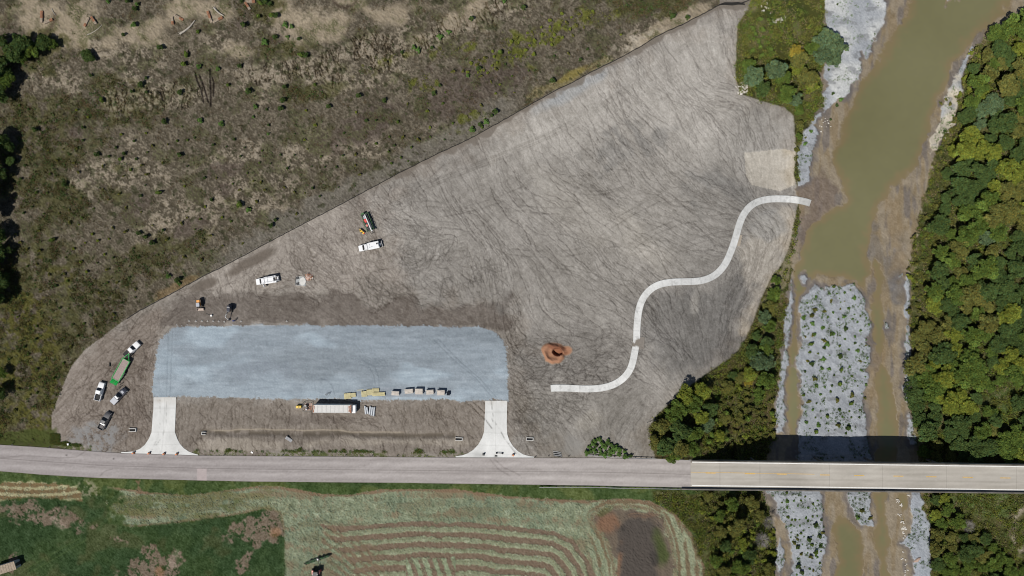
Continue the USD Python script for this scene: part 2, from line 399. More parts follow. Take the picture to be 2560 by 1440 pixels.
# ------------------------------------------------------------------ brushy slope north-west of the fence
B = np.zeros((NV, NU, 3)) + (91, 84, 71)
sp = sstep(f6 + .8 * f2 + .5 * f12, -.7, 1.0)
spk = sstep(FINE * .7 + f2 + .9 * f6, -.2, 1.1)
B = mixc(B, spk, (122, 112, 96), .42)
pale = np.zeros((NV, NU))
for a in ((840, 365, 170, 45, -15), (600, 500, 130, 60, -25), (420, 560, 130, 45, -28), (560, 400, 90, 30, -15), (300, 430, 120, 60, -10), (900, 130, 260, 45, -20), (1130, 60, 200, 45, -24), (700, 180, 130, 30, -5),
          (760, 60, 120, 60, 0), (290, 120, 110, 60, 10), (380, 240, 120, 45, 5), (1600, 105, 110, 45, -30), (330, 275, 90, 20, -5), (560, 120, 60, 40, 0), (150, 200, 90, 40, 15), (1010, 185, 60, 15, -12), (880, 200, 120, 20, -12), (660, 205, 90, 30, 0)):
    pale = np.maximum(pale, blob(*a, warp=.35, seed=23))
B = mixc(B, pale * sp, (156, 144, 126), .62)
clay = np.zeros((NV, NU))
for a in ((130, 75, 60, 45, 0), (185, 25, 60, 30, 0), (275, 105, 40, 35, 0), (860, -5, 40, 25, 0), (1000, 30, 110, 30, -10), (700, 20, 60, 40, 0), (1150, 45, 110, 35, -24), (1700, 50, 80, 18, -27), (1640, 85, 80, 18, -30), (150, 50, 190, 62, 0), (330, 75, 90, 45, 0), (500, 25, 80, 30, 0), (600, 130, 40, 25, 0), (820, 60, 110, 50, -10)):
    clay = np.maximum(clay, blob(*a, warp=.25, seed=24))
B = mixc(B, clay, (170, 156, 134), .72)
for a in ((570, 470, 45, 25, 0), (330, 520, 70, 20, -20), (560, 430, 60, 22, -10), (150, 330, 70, 25, 10), (600, 60, 25, 25, 0), (690, 100, 22, 14, 0), (1180, 230, 160, 60, -20), (930, 310, 120, 30, -20), (420, 600, 120, 25, -28)):
    B = mixc(B, blob(*a, warp=.3, seed=25), (88, 78, 70), .7)
green = sstep(nz(26, 81, 3), .1, 1.3) * .8
B = mixc(B, green * sstep(FINE + f2, -1.4, .4), (74, 76, 46), .8)
ol = np.zeros((NV, NU))
for a in ((90, 800, 150, 330, 0), (120, 400, 140, 200, 0), (230, 270, 150, 70, 0), (60, 150, 120, 70, 0), (700, 125, 90, 22, -5), (330, 690, 170, 55, -28), (470, 620, 110, 25, -28), (820, 220, 110, 25, -10), (920, 180, 90, 18, -15), (60, 1040, 120, 70, 0), (1650, 20, 120, 25, 0), (660, 20, 60, 40, 0)):
    ol = np.maximum(ol, blob(*a, warp=.35, seed=26))
B = mixc(B, ol * sstep(f6 + f12, -1.5, .7), (70, 69, 38), .7)
B = mixc(B, blob(50, 900, 110, 270, 0, .3, 50) * sstep(f6 + f12, -1.9, .1), (82, 80, 36), .92)
yg = np.zeros((NV, NU))
for a in ((1330, 110, 130, 38, -30), (1450, 45, 100, 30, -30), (1250, 150, 60, 30, -25), (1170, 310, 45, 25, -30), (1060, 210, 40, 20, 0), (960, 150, 80, 18, -15), (1160, 120, 70, 20, -20)):
    yg = np.maximum(yg, blob(*a, warp=.4, seed=27))
B = mixc(B, yg * sstep(nz(11, 82, 2), -.1, .9), (96, 100, 40), .85)
rillb = np.exp(-(nz(16, 83, 2, (.45, 3)) / (np.abs(np.gradient(nz(16, 83, 2, (.45, 3)), axis=1)) + .03) / .7) ** 2)
rill_zone = np.zeros((NV, NU))
for a in ((700, 180, 110, 26, 0), (810, 175, 60, 40, 0), (1090, 90, 150, 30, -24), (900, 120, 120, 22, -14), (440, 235, 150, 30, -5), (330, 250, 90, 25, 0), (980, 168, 60, 14, 0), (1200, 40, 90, 25, -24)):
    rill_zone = np.maximum(rill_zone, blob(*a, warp=.2, seed=28))
B = mixc(B, rill_zone * sstep(f6 + f2, -2, .5), (150, 139, 122), .55)
rillb = np.clip(trace(420, sstep(rill_zone, .3, .8), (18, 52), .26, 0, 71, (1, 2.4), th=np.radians(90 - 14 * sstep(UU, 800, 1000))), 0, 1)
B -= (rillb * 84)[..., None]
crk = np.zeros((NV, NU))
for pts in ([(490, 180), (493, 200), (502, 225), (510, 255)], [(500, 186), (508, 210), (514, 235), (522, 255)], [(528, 172), (526, 200), (526, 230), (528, 265)], [(531, 192), (535, 205), (532, 240)]):
    crk = np.maximum(crk, np.exp(-(line_d([(a + .8 * ((i * 37) % 5 - 2), b) for i, (a, b) in enumerate(pts)]) / 1.9) ** 2))
B = mixc(B, crk, (34, 28, 24))
# band of bare grey-green mud and shallow puddle just outside the fence
fz = (1 - sstep(dF + 9 * f12, 26, 60)) * (1 - sstep(UU, 1250, 1330)) * sstep(UU, 430, 620)
B = mixc(B, fz, (112, 107, 98), .8)
B = mixc(B, blob(450, 715, 60, 15, -28, .3, 29), (122, 104, 76), .8)
B = mixc(B, soft([(1310, 240), (1380, 205), (1450, 170), (1530, 135), (1535, 148), (1440, 200), (1330, 255)], 5, 5, 30), (128, 118, 86), .9)
B = mixc(B, blob(1425, 190, 62, 12, -27, .2), (132, 120, 66), .8)
bare = blob(1620, 100, 110, 26, -28, .3, 31)
B = mixc(B, bare * sstep(nz(10, 84, 2), -1.2, .2), (176, 166, 150), .75)
for a in ((40, 60, 45, 70, 0), (90, 82, 5, 60, 20)):
    pass
rim = np.exp(-((np.hypot((UU - 75), (VV - 35) * 1.0) - 62) / 5) ** 2) * (VV > 30) + np.exp(-((np.hypot(UU - 862, VV + 14) - 33) / 4) ** 2)
B = mixc(B, np.clip(rim, 0, 1), (74, 62, 52), .55)
dots = sstep(nz(6, 85, 2) + .4 * f12, 1.0, 1.7) * (1 - .6 * clay)
B = mixc(B, dots, (54, 56, 36), .6)
B += ((FINE * 5 + f2 * 6 + f6 * 3) * (1 - .6 * clay))[..., None]
sm = (sstep(dL, -1.5, 1.5))
notlot = 1 - sm
C = C * sm[..., None] + B * notlot[..., None]
HD = HD * sm + notlot * (.05 * f6 + .05 * f2 - .35 * crk - .10 * rillb)

# ------------------------------------------------------------------ verge, hay field and pasture south of the road
GR = np.zeros((NV, NU, 3)) + (66, 82, 44)
GR = mixc(GR, sstep(nz(50, 91, 3), -.8, 1.2), (54, 72, 38), .8)
GR = mixc(GR, sstep(nz(30, 92, 3), .3, 1.5), (92, 98, 52), .55)
GR += (FINE * 5 + f2 * 6 + f6 * 4)[..., None]
TOPF = [(270, 1217), (370, 1230), (470, 1238), (560, 1226), (640, 1216), (700, 1217), (800, 1235), (870, 1238), (950, 1225), (1050, 1222), (1150, 1225), (1270, 1240), (1350, 1246), (1470, 1252), (1560, 1246),
        (1625, 1253), (1690, 1285), (1735, 1345), (1762, 1420), (1768, 1490)]
HAY = [(268, 1310), (330, 1318), (400, 1312), (520, 1298), (600, 1286), (660, 1272), (700, 1285), (712, 1330), (712, 1490), (1768, 1490)] + TOPF[::-1] + [(262, 1240)]
POND = [(1488, 1292), (1520, 1277), (1575, 1273), (1620, 1280), (1650, 1300), (1668, 1345), (1678, 1400), (1684, 1490), (1552, 1490), (1540, 1400), (1520, 1340)]
LFT = [(-30, 1212), (20, 1206), (70, 1204), (140, 1210), (190, 1216), (205, 1235), (206, 1256), (150, 1250), (80, 1244), (30, 1248), (-30, 1262)]
dH, dPo, dLf = sdist(HAY), sdist(POND), sdist(LFT)
dTop = line_d(TOPF)
inner = [(796, 1306), (860, 1316), (960, 1308), (1060, 1302), (1180, 1307), (1300, 1318), (1390, 1328), (1432, 1350), (1470, 1400), (1510, 1490), (905, 1490), (880, 1420), (840, 1360)]
dI_in = sdist(inner)
TOPI = [(640, 1296), (796, 1306), (860, 1316), (960, 1308), (1060, 1302), (1180, 1307), (1300, 1318), (1390, 1328), (1432, 1350), (1470, 1400), (1525, 1520)]
dI = line_d(TOPI) * np.sign(dI_in) + 1.2 * f40
HC = np.zeros((NV, NU, 3)) + (141, 149, 124)
HC = mixc(HC, sstep(nz(40, 93, 3), -.5, 1.2), (123, 135, 113), .7)
tex = nz(6, 94, 2, (1, 2)) + .8 * FINE
HC += (tex * 12)[..., None] * np.array([1, 1, .95])
lines = sstep(np.sin(dTop / 7.5 + .8 * f90) + .5 * f40 + .4 * tex, .75, 1.5)
pl = sstep(np.sin(dPo / 21 * 2 * np.pi + 1.0) + .35 * tex + .2 * f12, .0, .6) * sstep(UU, 1440, 1500) * (dPo < 0)
lines = lines * (1 - sstep(UU, 1440, 1500))
HC = mixc(HC, sstep(UU, 1480, 1540), (160, 162, 134), .6)
HC = mixc(HC, lines, (122, 108, 86), .8)
HC = mixc(HC, pl, (114, 100, 78), .95)
HC = mixc(HC, sstep(nz(12, 90, 2, (4, 1)) + .4 * tex, .7, 1.5) * (1 - sstep(UU, 1440, 1500)), (116, 110, 88), .6)
HC = mixc(HC, sstep(-dPo, 2, 6) * (1 - sstep(-dPo, 10, 15)), (118, 100, 80), .7)
HC = mixc(HC, (1 - sstep(dTop + 1.2 * f12, 4, 8)) * sstep(UU, 250, 300), (122, 102, 82), .95)
HC = mixc(HC, (sstep(-dH, -8, -3)) * (VV > 1262) * (UU < 712), (122, 102, 80), .8)
strp = sstep(np.sin(dI / 27 * 2 * np.pi - 2.9) + .16 * tex + .10 * f12, -.02, .3)
SC = np.zeros((NV, NU, 3)) + (146, 151, 124) + (tex * 9)[..., None]
mid = np.exp(-((((dI + 1.1) % 27) - 18.5) / 1.8) ** 2)
SC = mixc(SC, mid * sstep(FINE + f2, -1, .6), (104, 106, 82), .75)
BR = np.zeros((NV, NU, 3)) + (118, 102, 86) + (FINE * 5 + f2 * 4)[..., None]
SC = SC * strp[..., None] + BR * (1 - strp[..., None])
# cross swaths at the foot of the picture
cross = (VV > 1392 + 6 * np.sin(UU / 40)) & (UU > 1015) & (UU < 1140)
cs = sstep(np.sin((UU - .35 * (VV - 1400)) / 24 * 2 * np.pi) + .2 * tex, -.2, .2)
CR = (np.zeros((NV, NU, 3)) + (138, 148, 120) + (tex * 8)[..., None]) * cs[..., None] + BR * (1 - cs[..., None])
SC = np.where(cross[..., None], CR, SC)
im_ = sstep(dI_in + 2 * f12, -1, 1)
HC = HC * (1 - im_[..., None]) + SC * im_[..., None]
wb = soft([(800, 1300), (900, 1330), (960, 1400), (930, 1490), (820, 1490), (810, 1400)], 8, 8, 33)
cs2 = sstep(np.sin((UU - 1.1 * (VV - 1400) + 10 * f90) / 25 * 2 * np.pi) + .3 * tex, -.3, .3)
HC = mixc(HC, wb * (1 - cs2), (120, 104, 84), .85)
thin = soft([(255, 1225), (640, 1222), (660, 1275), (280, 1300)], 20, 14, 34) * sstep(nz(9, 95, 2, (5, 1)) + .5 * f6, -.4, .6)
HC = mixc(HC, thin, (88, 94, 58), .75)
GR = mixc(GR, soft([(190, 1200), (235, 1205), (250, 1260), (225, 1275), (205, 1230)], 10, 8, 35) * sp, (150, 142, 122), .7)
st2 = sstep(nz(9, 99, 2, (9, 1)) + .3 * tex, -.1, .5) * soft([(255, 1225), (700, 1210), (712, 1290), (280, 1320)], 14, 10, 47)
HC = mixc(HC, st2, (112, 108, 74), .6)
hm = sstep(dH + 1.2 * f6, -2, 2) * sstep(UU + 26 * f12 + 14 * f6 - 3 * tex, 268, 330)
GR = GR * (1 - hm[..., None]) + HC * hm[..., None]
lfm = sstep(dLf + 2 * f6, -3, 3)
lst = sstep(np.sin((VV + .0006 * (UU - 80) ** 2 - 1200) / 17 * 2 * np.pi) + .3 * tex, -.1, .4)
LC = (np.zeros((NV, NU, 3)) + (164, 158, 124) + (tex * 7)[..., None]) * lst[..., None] + (np.zeros((NV, NU, 3)) + (116, 98, 70)) * (1 - lst[..., None])
GR = GR * (1 - lfm[..., None]) + LC * lfm[..., None]
# pond bed, dry and grey with a red rim
GR = mixc(GR, sstep(dPo + 5 * f12, -10, 4), (104, 91, 80), .9)
GR = mixc(GR, blob(1532, 1312, 40, 28, 0, .25, 36) + blob(1550, 1400, 10, 60, 8, .25) + blob(1600, 1288, 40, 8, 0, .2) * .6, (132, 98, 76), .75)
GR = mixc(GR, soft([(1548, 1310), (1580, 1292), (1625, 1296), (1650, 1330), (1650, 1400), (1640, 1490), (1570, 1490), (1558, 1400), (1545, 1340)], 10, 7, 37), (82, 76, 71), .95)
GR = mixc(GR, blob(1655, 1375, 22, 60, -12, .25), (72, 82, 46), .9)
GR = mixc(GR, blob(1510, 1280, 25, 10, -25, .25), (80, 86, 52), .6)
GR = mixc(GR, blob(1636, 1395, 14, 28, 0, .3) + blob(1555, 1318, 12, 14, 0, .3), (62, 58, 55), .6)
for r0 in (56, 62):
    e = np.hypot((UU - 1592), (VV - 1350) * 1.0)
    GR = mixc(GR, np.exp(-((e - r0 - 8) / 1.3) ** 2) * (VV < 1320) * (UU > 1560), (78, 70, 66), .6)
# pasture at the lower left
PA = np.zeros((NV, NU, 3)) + (47, 67, 37)
PA = mixc(PA, sstep(nz(60, 96, 3), -.6, 1.0), (56, 74, 40), .8)
PA = mixc(PA, sstep(nz(36, 97, 3), .5, 1.6), (84, 84, 54), .5)
barep = np.zeros((NV, NU))
for poly in ([(-30, 1262), (60, 1256), (105, 1275), (165, 1272), (180, 1300), (198, 1325), (165, 1338), (135, 1312), (60, 1302), (15, 1290), (-30, 1280)], [(208, 1305), (248, 1310), (235, 1335), (212, 1325)],
             [(318, 1425), (350, 1395), (375, 1352), (395, 1365), (402, 1392), (450, 1372), (455, 1395), (444, 1490), (300, 1490)], [(560, 1338), (625, 1288), (700, 1272), (712, 1300), (712, 1345), (640, 1372), (612, 1360)],
             [(590, 1400), (640, 1370), (630, 1388), (600, 1440)], [(286, 1340), (312, 1345), (318, 1355), (290, 1352)], [(18, 1385), (40, 1385), (42, 1440), (20, 1440)]):
    barep = np.maximum(barep, soft(poly, 5, 9, 38, 16))
PA = mixc(PA, barep * sstep(f6 + .8 * f2, -1.9, -.2), (122, 104, 92), .85)
PA = mixc(PA, blob(690, 1330, 20, 16, 0, .3) + blob(400, 1430, 16, 30, 10, .3), (146, 108, 80), .6)
PA = mixc(PA, (blob(140, 1305, 35, 14, 30) + blob(430, 1405, 16, 30, 20)) * .8, (164, 146, 134), .6)
PA += (FINE * 5 + f2 * 6 + nz(8, 98, 2) * 4)[..., None]
for pts in ([(60, 1425), (200, 1345)], [(70, 1435), (215, 1350)]):
    PA = mixc(PA, np.exp(-(line_d(pts) / 1.5) ** 2), (86, 104, 62), .5)
pasture = sstep(-dH + 3 * f6, -2, 2) * sstep(-dLf, -2, 2) * (VV > 1255) * (UU < 716) + sstep(-dLf + 4 * f6, -2, 3) * sstep(-dH, -2, 2) * (VV > 1240) * (UU < 300)
pasture = np.clip(ndi.gaussian_filter(pasture, 1.2), 0, 1)
GR = GR * (1 - pasture[..., None]) + PA * pasture[..., None]
GR = mixc(GR, soft([(340, 1202), (351, 1202), (350, 1230), (342, 1230)], 2, 2, 39, 8), (120, 98, 78), .8)
southm = sstep(VV - rb_v[None], -2, 2) * ((UU < 1760) | (VV > 1225))
C = C * (1 - southm[..., None]) + GR * southm[..., None]
HD = HD * (1 - southm) + southm * (.03 * f6 + .04 * FINE + .10 * hm * (1 - im_) * tex * .4 + .12 * im_ * strp)

# verge north of the road and grass tufts creeping in
vn = (1 - sstep(rt_v[None] - VV + 4 * f12, 7, 16)) * ((UU < 230) | (UU > 480) & (UU < 1170))
C = mixc(C, vn * (VV < rt_v[None] + 4) * sstep(FINE + f6, -1.2 + .9 * (UU > 480), .9), (74, 82, 42), .85)
C = mixc(C, soft([(-40, 1060), (130, 1080), (150, 1112), (200, 1120), (100, 1119), (-40, 1112)], 6, 7, 40), (70, 78, 36), .9)

# ------------------------------------------------------------------ wooded banks
BK = np.zeros((NV, NU, 3)) + (66, 70, 36)
BK = mixc(BK, sstep(nz(50, 101, 3), -.5, 1.2), (84, 82, 46), .7)
BK = mixc(BK, sstep(nz(34, 102, 3), .4, 1.6), (104, 94, 64), .6)
BK = mixc(BK, blob(2500, 1265, 60, 40, 0, .3) + blob(2520, 1010, 40, 60, 0, .3) + blob(2420, 1250, 60, 16, 0) + blob(2510, 560, 22, 60, 20, .3), (78, 92, 48), .8)
pth = np.exp(-((np.hypot((UU - 2572) / 1.0, (VV - 1325) / 1.35) - 40) / 7) ** 2)
BK = mixc(BK, pth, (164, 152, 138), .85)
BK = mixc(BK, (1 - sstep(-dR + 6 * f12, 4, 16)) * (UU > 2150), (146, 130, 104), .6)
BK += (FINE * 6 + f2 * 7 + f6 * 5)[..., None]
TOPC = [(1884, -40), (1876, 10), (1848, 60), (1846, 120), (1840, 190), (1852, 238), (1905, 255), (1962, 268), (1990, 295), (1992, 380), (2002, 395), (2006, 300), (2040, 280), (2064, 240), (2050, 190), (2060, 110), (2062, -40)]
tc = soft(TOPC, 4, 6, 41)
BK = mixc(BK, tc, (84, 86, 42), .9)
BK = mixc(BK, blob(1975, 110, 25, 70, 0, .3) + blob(1960, 30, 60, 30, 0, .3), (68, 84, 38), .7)
BK = mixc(BK, blob(1990, 75, 14, 40, -15, .3) + blob(1900, 80, 30, 40, 0, .3) * .5 + blob(1880, 15, 25, 25, 0), (164, 152, 132), .55)
BK = mixc(BK, blob(2035, 220, 30, 50, 0, .3), (118, 100, 82), .7)
MIDC = soft([(1870, 850), (1950, 680), (1972, 720), (1960, 900), (1940, 1080), (1760, 1150), (1640, 1150), (1620, 1070), (1700, 990)], 10, 8, 42)
BK = mixc(BK, MIDC * sstep(nz(22, 103, 3), -.8, .8), (98, 84, 58), .65)
BK = mixc(BK, soft([(1905, 760), (1952, 670), (1984, 560), (1990, 600), (1975, 680), (1950, 760)], 5, 5, 43) , (168, 154, 134), .6)
bankm = np.where(left, sstep(-dL - 1.0, -2, 3) * ((UU > 1600) & ((VV > 250) | (UU > 1836))), 1.0) * (1 - southm * (UU < 1730))
southbank = soft([(1640, 1228), (1905, 1228), (1940, 1340), (1935, 1490), (1772, 1490), (1764, 1420), (1736, 1345), (1692, 1284)], 6, 6, 44)
bankm = np.where(VV > 1224, np.where(left, southbank, 1.0), bankm) * (1 - (rd > .5) * (UU < 1640))
bankm = np.clip(ndi.gaussian_filter(bankm.astype(float), 1.0), 0, 1)
C = C * (1 - bankm[..., None]) + BK * bankm[..., None]
HD = HD * (1 - bankm) + bankm * (.10 * f6 + .05 * FINE)

# ------------------------------------------------------------------ creek bed: mud, gravel bars, muddy water
M = np.zeros((NV, NU, 3)) + (142, 130, 111)
flow = nz(10, 111, 3, (1, 5)) * 1.15
M = mixc(M, sstep(flow, -.3, 1.3), (132, 116, 90), .75)
M = mixc(M, sstep(nz(14, 112, 3, (1, 4)), .5, 1.3), (110, 103, 98), .75)
M = mixc(M, soft([(2000, 455), (2060, 430), (2085, 470), (2080, 530), (2050, 570), (2010, 600), (1998, 560), (2010, 520)], 12, 9, 45), (114, 101, 91), .75)
M = mixc(M, blob(2245, 715, 20, 55, 8, .3) + blob(2180, 610, 30, 50, -25, .35) * .6 + blob(2160, 1000, 12, 90, 0, .3) * .4 + blob(2235, 660, 24, 90, 5, .4, 48) * .7 + blob(2150, 560, 40, 26, 40, .4, 49) * .7 + blob(2190, 760, 10, 60, 12, .3) * .8, (112, 108, 105), .8)
M = mixc(M, blob(2240, 600, 25, 130, -6, .3) + blob(2190, 850, 22, 180, 0, .3), (138, 118, 88), .5)
M += (FINE * 3 + f2 * 3 + f6 * 3)[..., None]
DEEP = [[(2285, -40), (2545, -40), (2505, 35), (2445, 85), (2375, 165), (2345, 250), (2312, 340), (2285, 420), (2245, 470), (2200, 500), (2185, 560), (2165, 620), (2178, 680), (2160, 725), (2120, 700), (2060, 690), (2020, 700), (2008, 740), (1992, 800), (1992, 900),
         (2002, 1000), (2000, 1100), (1968, 1100), (1970, 960), (1974, 860), (1982, 740), (1992, 650), (2015, 580), (2060, 530), (2115, 500), (2118, 465), (2085, 405), (2092, 340), (2130, 270), (2168, 195), (2195, 150), (2235, 90), (2270, 40)],
        [(2080, 1312), (2100, 1298), (2125, 1300), (2150, 1345), (2162, 1400), (2160, 1490), (2070, 1490), (2082, 1400)], [(2186, 640), (2214, 700), (2206, 800), (2216, 900), (2236, 1000), (2242, 1180), (2196, 1180), (2192, 1000), (2188, 900), (2180, 800)], [(2185, 1232), (2215, 1232), (2222, 1320), (2230, 1400), (2225, 1490), (2195, 1490), (2188, 1400), (2190, 1320)], [(2248, 1238), (2266, 1238), (2270, 1300), (2255, 1320), (2246, 1290)]]
dW = sdist(DEEP) + 5 * nz(30, 113, 3) + 2 * f6 + 3 * nz(60, 114, 2)
SHAL = (131, 117, 86)
wcol = np.zeros((NV, NU, 3)) + SHAL
wcol = mixc(wcol, sstep(dW, 2, 26), (121, 118, 85), 1) + (nz(120, 115, 2) * 2)[..., None]
BARS = [[(2010, 742), (2038, 712), (2070, 722), (2100, 716), (2132, 708), (2150, 730), (2162, 752), (2176, 815), (2168, 860), (2170, 915), (2156, 1000), (2166, 1085), (2180, 1180), (1995, 1180), (1998, 1085), (2006, 1000), (1998, 900), (2002, 800)],
        [(1925, 1225), (2045, 1222), (2060, 1300), (2064, 1370), (2052, 1440), (2050, 1490), (1968, 1490), (1985, 1380), (1970, 1330), (1950, 1290)], [(2118, 1222), (2178, 1222), (2174, 1270), (2182, 1316), (2152, 1312), (2128, 1275)],
        [(2278, 1222), (2302, 1235), (2326, 1310), (2326, 1390), (2340, 1490), (2284, 1490), (2284, 1400), (2276, 1372), (2256, 1356), (2276, 1330)],
        [(2264, 690), (2274, 690), (2276, 900), (2274, 1000), (2294, 1110), (2276, 1110), (2265, 1000), (2266, 900)],
        [(2066, -40), (2220, -40), (2206, 60), (2182, 105), (2168, 140), (2152, 118), (2142, 150), (2158, 182), (2140, 210), (2108, 238), (2062, 278), (2056, 250), (2072, 205), (2060, 165), (2092, 150), (2102, 105), (2066, 85)],
        [(2004, 300), (2050, 285), (2042, 330), (2030, 380), (2022, 440), (2004, 462), (1996, 470), (1994, 400)], [(1945, 1000), (1958, 900), (1966, 800), (1978, 700), (1982, 720), (1972, 800), (1966, 900), (1958, 1000), (1962, 1085), (1934, 1090)],
        [(2430, 118), (2412, 150), (2376, 220), (2346, 300), (2318, 388), (2328, 396), (2372, 340), (2394, 270), (2404, 190)], [(2378, 0), (2395, -40), (2370, -40), (2366, 6)],
        [(2002, 690), (2012, 682), (2018, 698), (2010, 708)], [(2214, 808), (2222, 806), (2222, 820), (2215, 820)], [(1950, 1440), (1940, 1370), (1950, 1330), (1962, 1400)], [(2244, 686), (2256, 684), (2254, 694), (2246, 696)]]
dB = sdist(BARS) + 4 * nz(18, 116, 3) + 1.5 * f6
BC = np.zeros((NV, NU, 3)) + (162, 166, 171)
BC = mixc(BC, sstep(nz(24, 117, 3), -.2, 1.4), (148, 152, 157), .8)
BC = mixc(BC, (UU > 2040) * (VV < 300) * sstep(f40, -1, 1), (202, 203, 201), .85)
BC = mixc(BC, (UU > 2310) * (VV < 420) * sstep(f40, -1, 1), (196, 184, 162), .8)
BC = mixc(BC, sstep(nz(7, 118, 2, (2, 1)), .9, 1.6), (122, 124, 126), .5)
BC = mixc(BC, (UU > 2255) * (VV > 1225), (160, 166, 174), .6)
BC += (FINE * 5 + f2 * 4)[..., None]
ring = sstep(dB, -16, -3) * sstep(nz(20, 119, 2), -1.3, .6)
M = mixc(M, ring, (104, 98, 96), .8)
wet = sstep(dW, -5, 5) * (1 - sstep(dB, -9, -5))
bar = sstep(dB, -2, 2)
RC = M * (1 - wet[..., None]) + wcol * wet[..., None]
RC = RC * (1 - bar[..., None]) + BC * bar[..., None]
rm = sstep(dR + 3 * f12 + 2 * f6, -3, 2)
# under the bridge the bed carries on
C = C * (1 - rm[..., None]) + RC * rm[..., None]
WATER = (wet > .5) & (rm > .5) & (bar < .5)
HD = HD * (1 - rm) + rm * (bar * (.35 + .03 * f12 + .015 * FINE) + .06 * f12 * (1 - wet) + .02 * FINE)
PC = [(1377, 971), (1440, 971.5), (1495, 971), (1530, 963), (1560, 944), (1578, 917), (1586, 885), (1591, 855), (1592, 830), (1594, 800), (1599, 768), (1613, 738), (1640, 715), (1675, 706), (1715, 704), (1750, 702), (1785, 689), (1810, 664), (1826, 632), (1838, 598), (1847, 566), (1860, 535), (1882, 511), (1915, 499), (1955, 497), (1992, 500), (2026, 508)]
HD = HD * np.where(VV > 0, sstep(line_d(PC), 9, 16), 1) - .02
HD = np.where(rd > .02, HD * (1 - rd) ** 2 * .5, HD)
HD = np.where((rd > .3), 0, HD)
Zf = Z + HD
Zf = np.where(WATER, -11.3, Zf)
C = np.clip(C, 8, 235)

# ------------------------------------------------------------------ zones of the ground, each a surface of its own
ZONES = ['dirt_ground', 'gravel_pad', 'scrub_ground', 'grass_ground', 'hay_field', 'wooded_bank', 'creek_mud', 'gravel_bar', 'creek_water', 'clay_pit', 'pond_bed', 'pasture_ground']
zid = np.zeros((NV, NU), int)
zid[notlot > .5] = 2
zid[padm > .5] = 1
zid[(pit > .5)] = 9
zid[southm > .5] = 3
zid[(southm > .5) & ((hm > .5) | (lfm > .5))] = 4
zid[(southm > .5) & (dPo > 0)] = 10
zid[(southm > .5) & (pasture > .5)] = 11
zid[bankm > .5] = 5
zid[rm > .5] = 6
zid[(rm > .5) & (bar > .5)] = 7
zid[WATER] = 8
P3 = world(UU, VV, Zf)
du, dv = np.gradient(P3, axis=1), np.gradient(P3, axis=0)
N3 = np.cross(dv, du)
N3 /= np.linalg.norm(N3, axis=-1, keepdims=True)
TINT = alb(C)


def zg(u, v):
    return float(ndi.map_coordinates(Z, [[(v - V0) / ST], [(u - U0) / ST]], order=1, mode='nearest')[0])


def tint_at(u, v, A=None):
    A = C if A is None else A
    c = [(np.asarray(v, float).ravel() - V0) / ST, (np.asarray(u, float).ravel() - U0) / ST]
    return np.stack([ndi.map_coordinates(A[..., k], c, order=1, mode='nearest') for k in range(3)], -1).reshape(np.shape(u) + (3,))


# ------------------------------------------------------------------ materials
LOOKS = {}


def tint_mat(name, rough=.95, spec=.15, grain=.12, scale=5.0, bump=.0):
    nodes = {'a': ('attribute', {'attribute': 'tint'}), 'g': ('geometry', {}), 'n': ('noise_texture', {'scale': scale, 'detail': 3}),
             'r': ('map_range', {'from_min': .25, 'from_max': .75, 'to_min': 1 - grain, 'to_max': 1 + grain}), 'm': ('vector_math', {'math_type': 'scale'}),
             'p': ('principled_bsdf', {'roughness': rough, 'specular_ior_level': spec})}
    links = [('g.position', 'n.vector'), ('n.fac', 'r.value'), ('a.vector', 'm.vector1'), ('r.result', 'm.scale'), ('m.vector', 'p.base_color')]
    if bump:
        nodes['b'] = ('bump', {'strength': bump, 'distance': .1})
        links += [('n.fac', 'b.height'), ('b.normal', 'p.normal')]
    LOOKS[name] = usdkit.material(stage, '/World/Looks/' + name, nodes, links, surface='p.BSDF')
    return LOOKS[name]


def plain(name, col, rough=.5, metal=0., spec=.5, grain=.12, scale=3.0, coat=0., col2=None):
    if name in LOOKS:
        return LOOKS[name]
    c = np.asarray(col, float)
    c2 = np.clip(c * (1 - 2 * grain), 0, 1) if col2 is None else np.asarray(col2, float)
    nodes = {'t': ('texture_coordinate', {}), 'n': ('noise_texture', {'scale': scale, 'detail': 4, 'roughness': .65}), 'r': ('rgb_ramp', {'ramp': [(.36, tuple(c2)), (.6, tuple(c))]}),
             'p': ('principled_bsdf', {'roughness': rough, 'metallic': metal, 'specular_ior_level': spec, 'coat_weight': coat})}
    LOOKS[name] = usdkit.material(stage, '/World/Looks/' + name, nodes, [('t.object', 'n.vector'), ('n.fac', 'r.fac'), ('r.color', 'p.base_color')], surface='p.BSDF')
    return LOOKS[name]


def leaf_mat(name, col, var=None):
    c = np.asarray(col, float)
    nodes = {'a': ('attribute', {'attribute': 'tint'}), 'm': ('mix', {'mix_type': 'multiply', 'fac': 1.0, 'color1': tuple(c)}), 'd': ('diffuse_bsdf', {'roughness': 1.0}), 't': ('translucent_bsdf', {}), 'x': ('mix_closure', {'fac': .28})}
    LOOKS[name] = usdkit.material(stage, '/World/Looks/' + name, nodes, [('a.color', 'm.color2'), ('m.color', 'd.color'), ('m.color', 't.color'), ('d.BSDF', 'x.closure1'), ('t.BSDF', 'x.closure2')], surface='x.closure')
    return LOOKS[name]


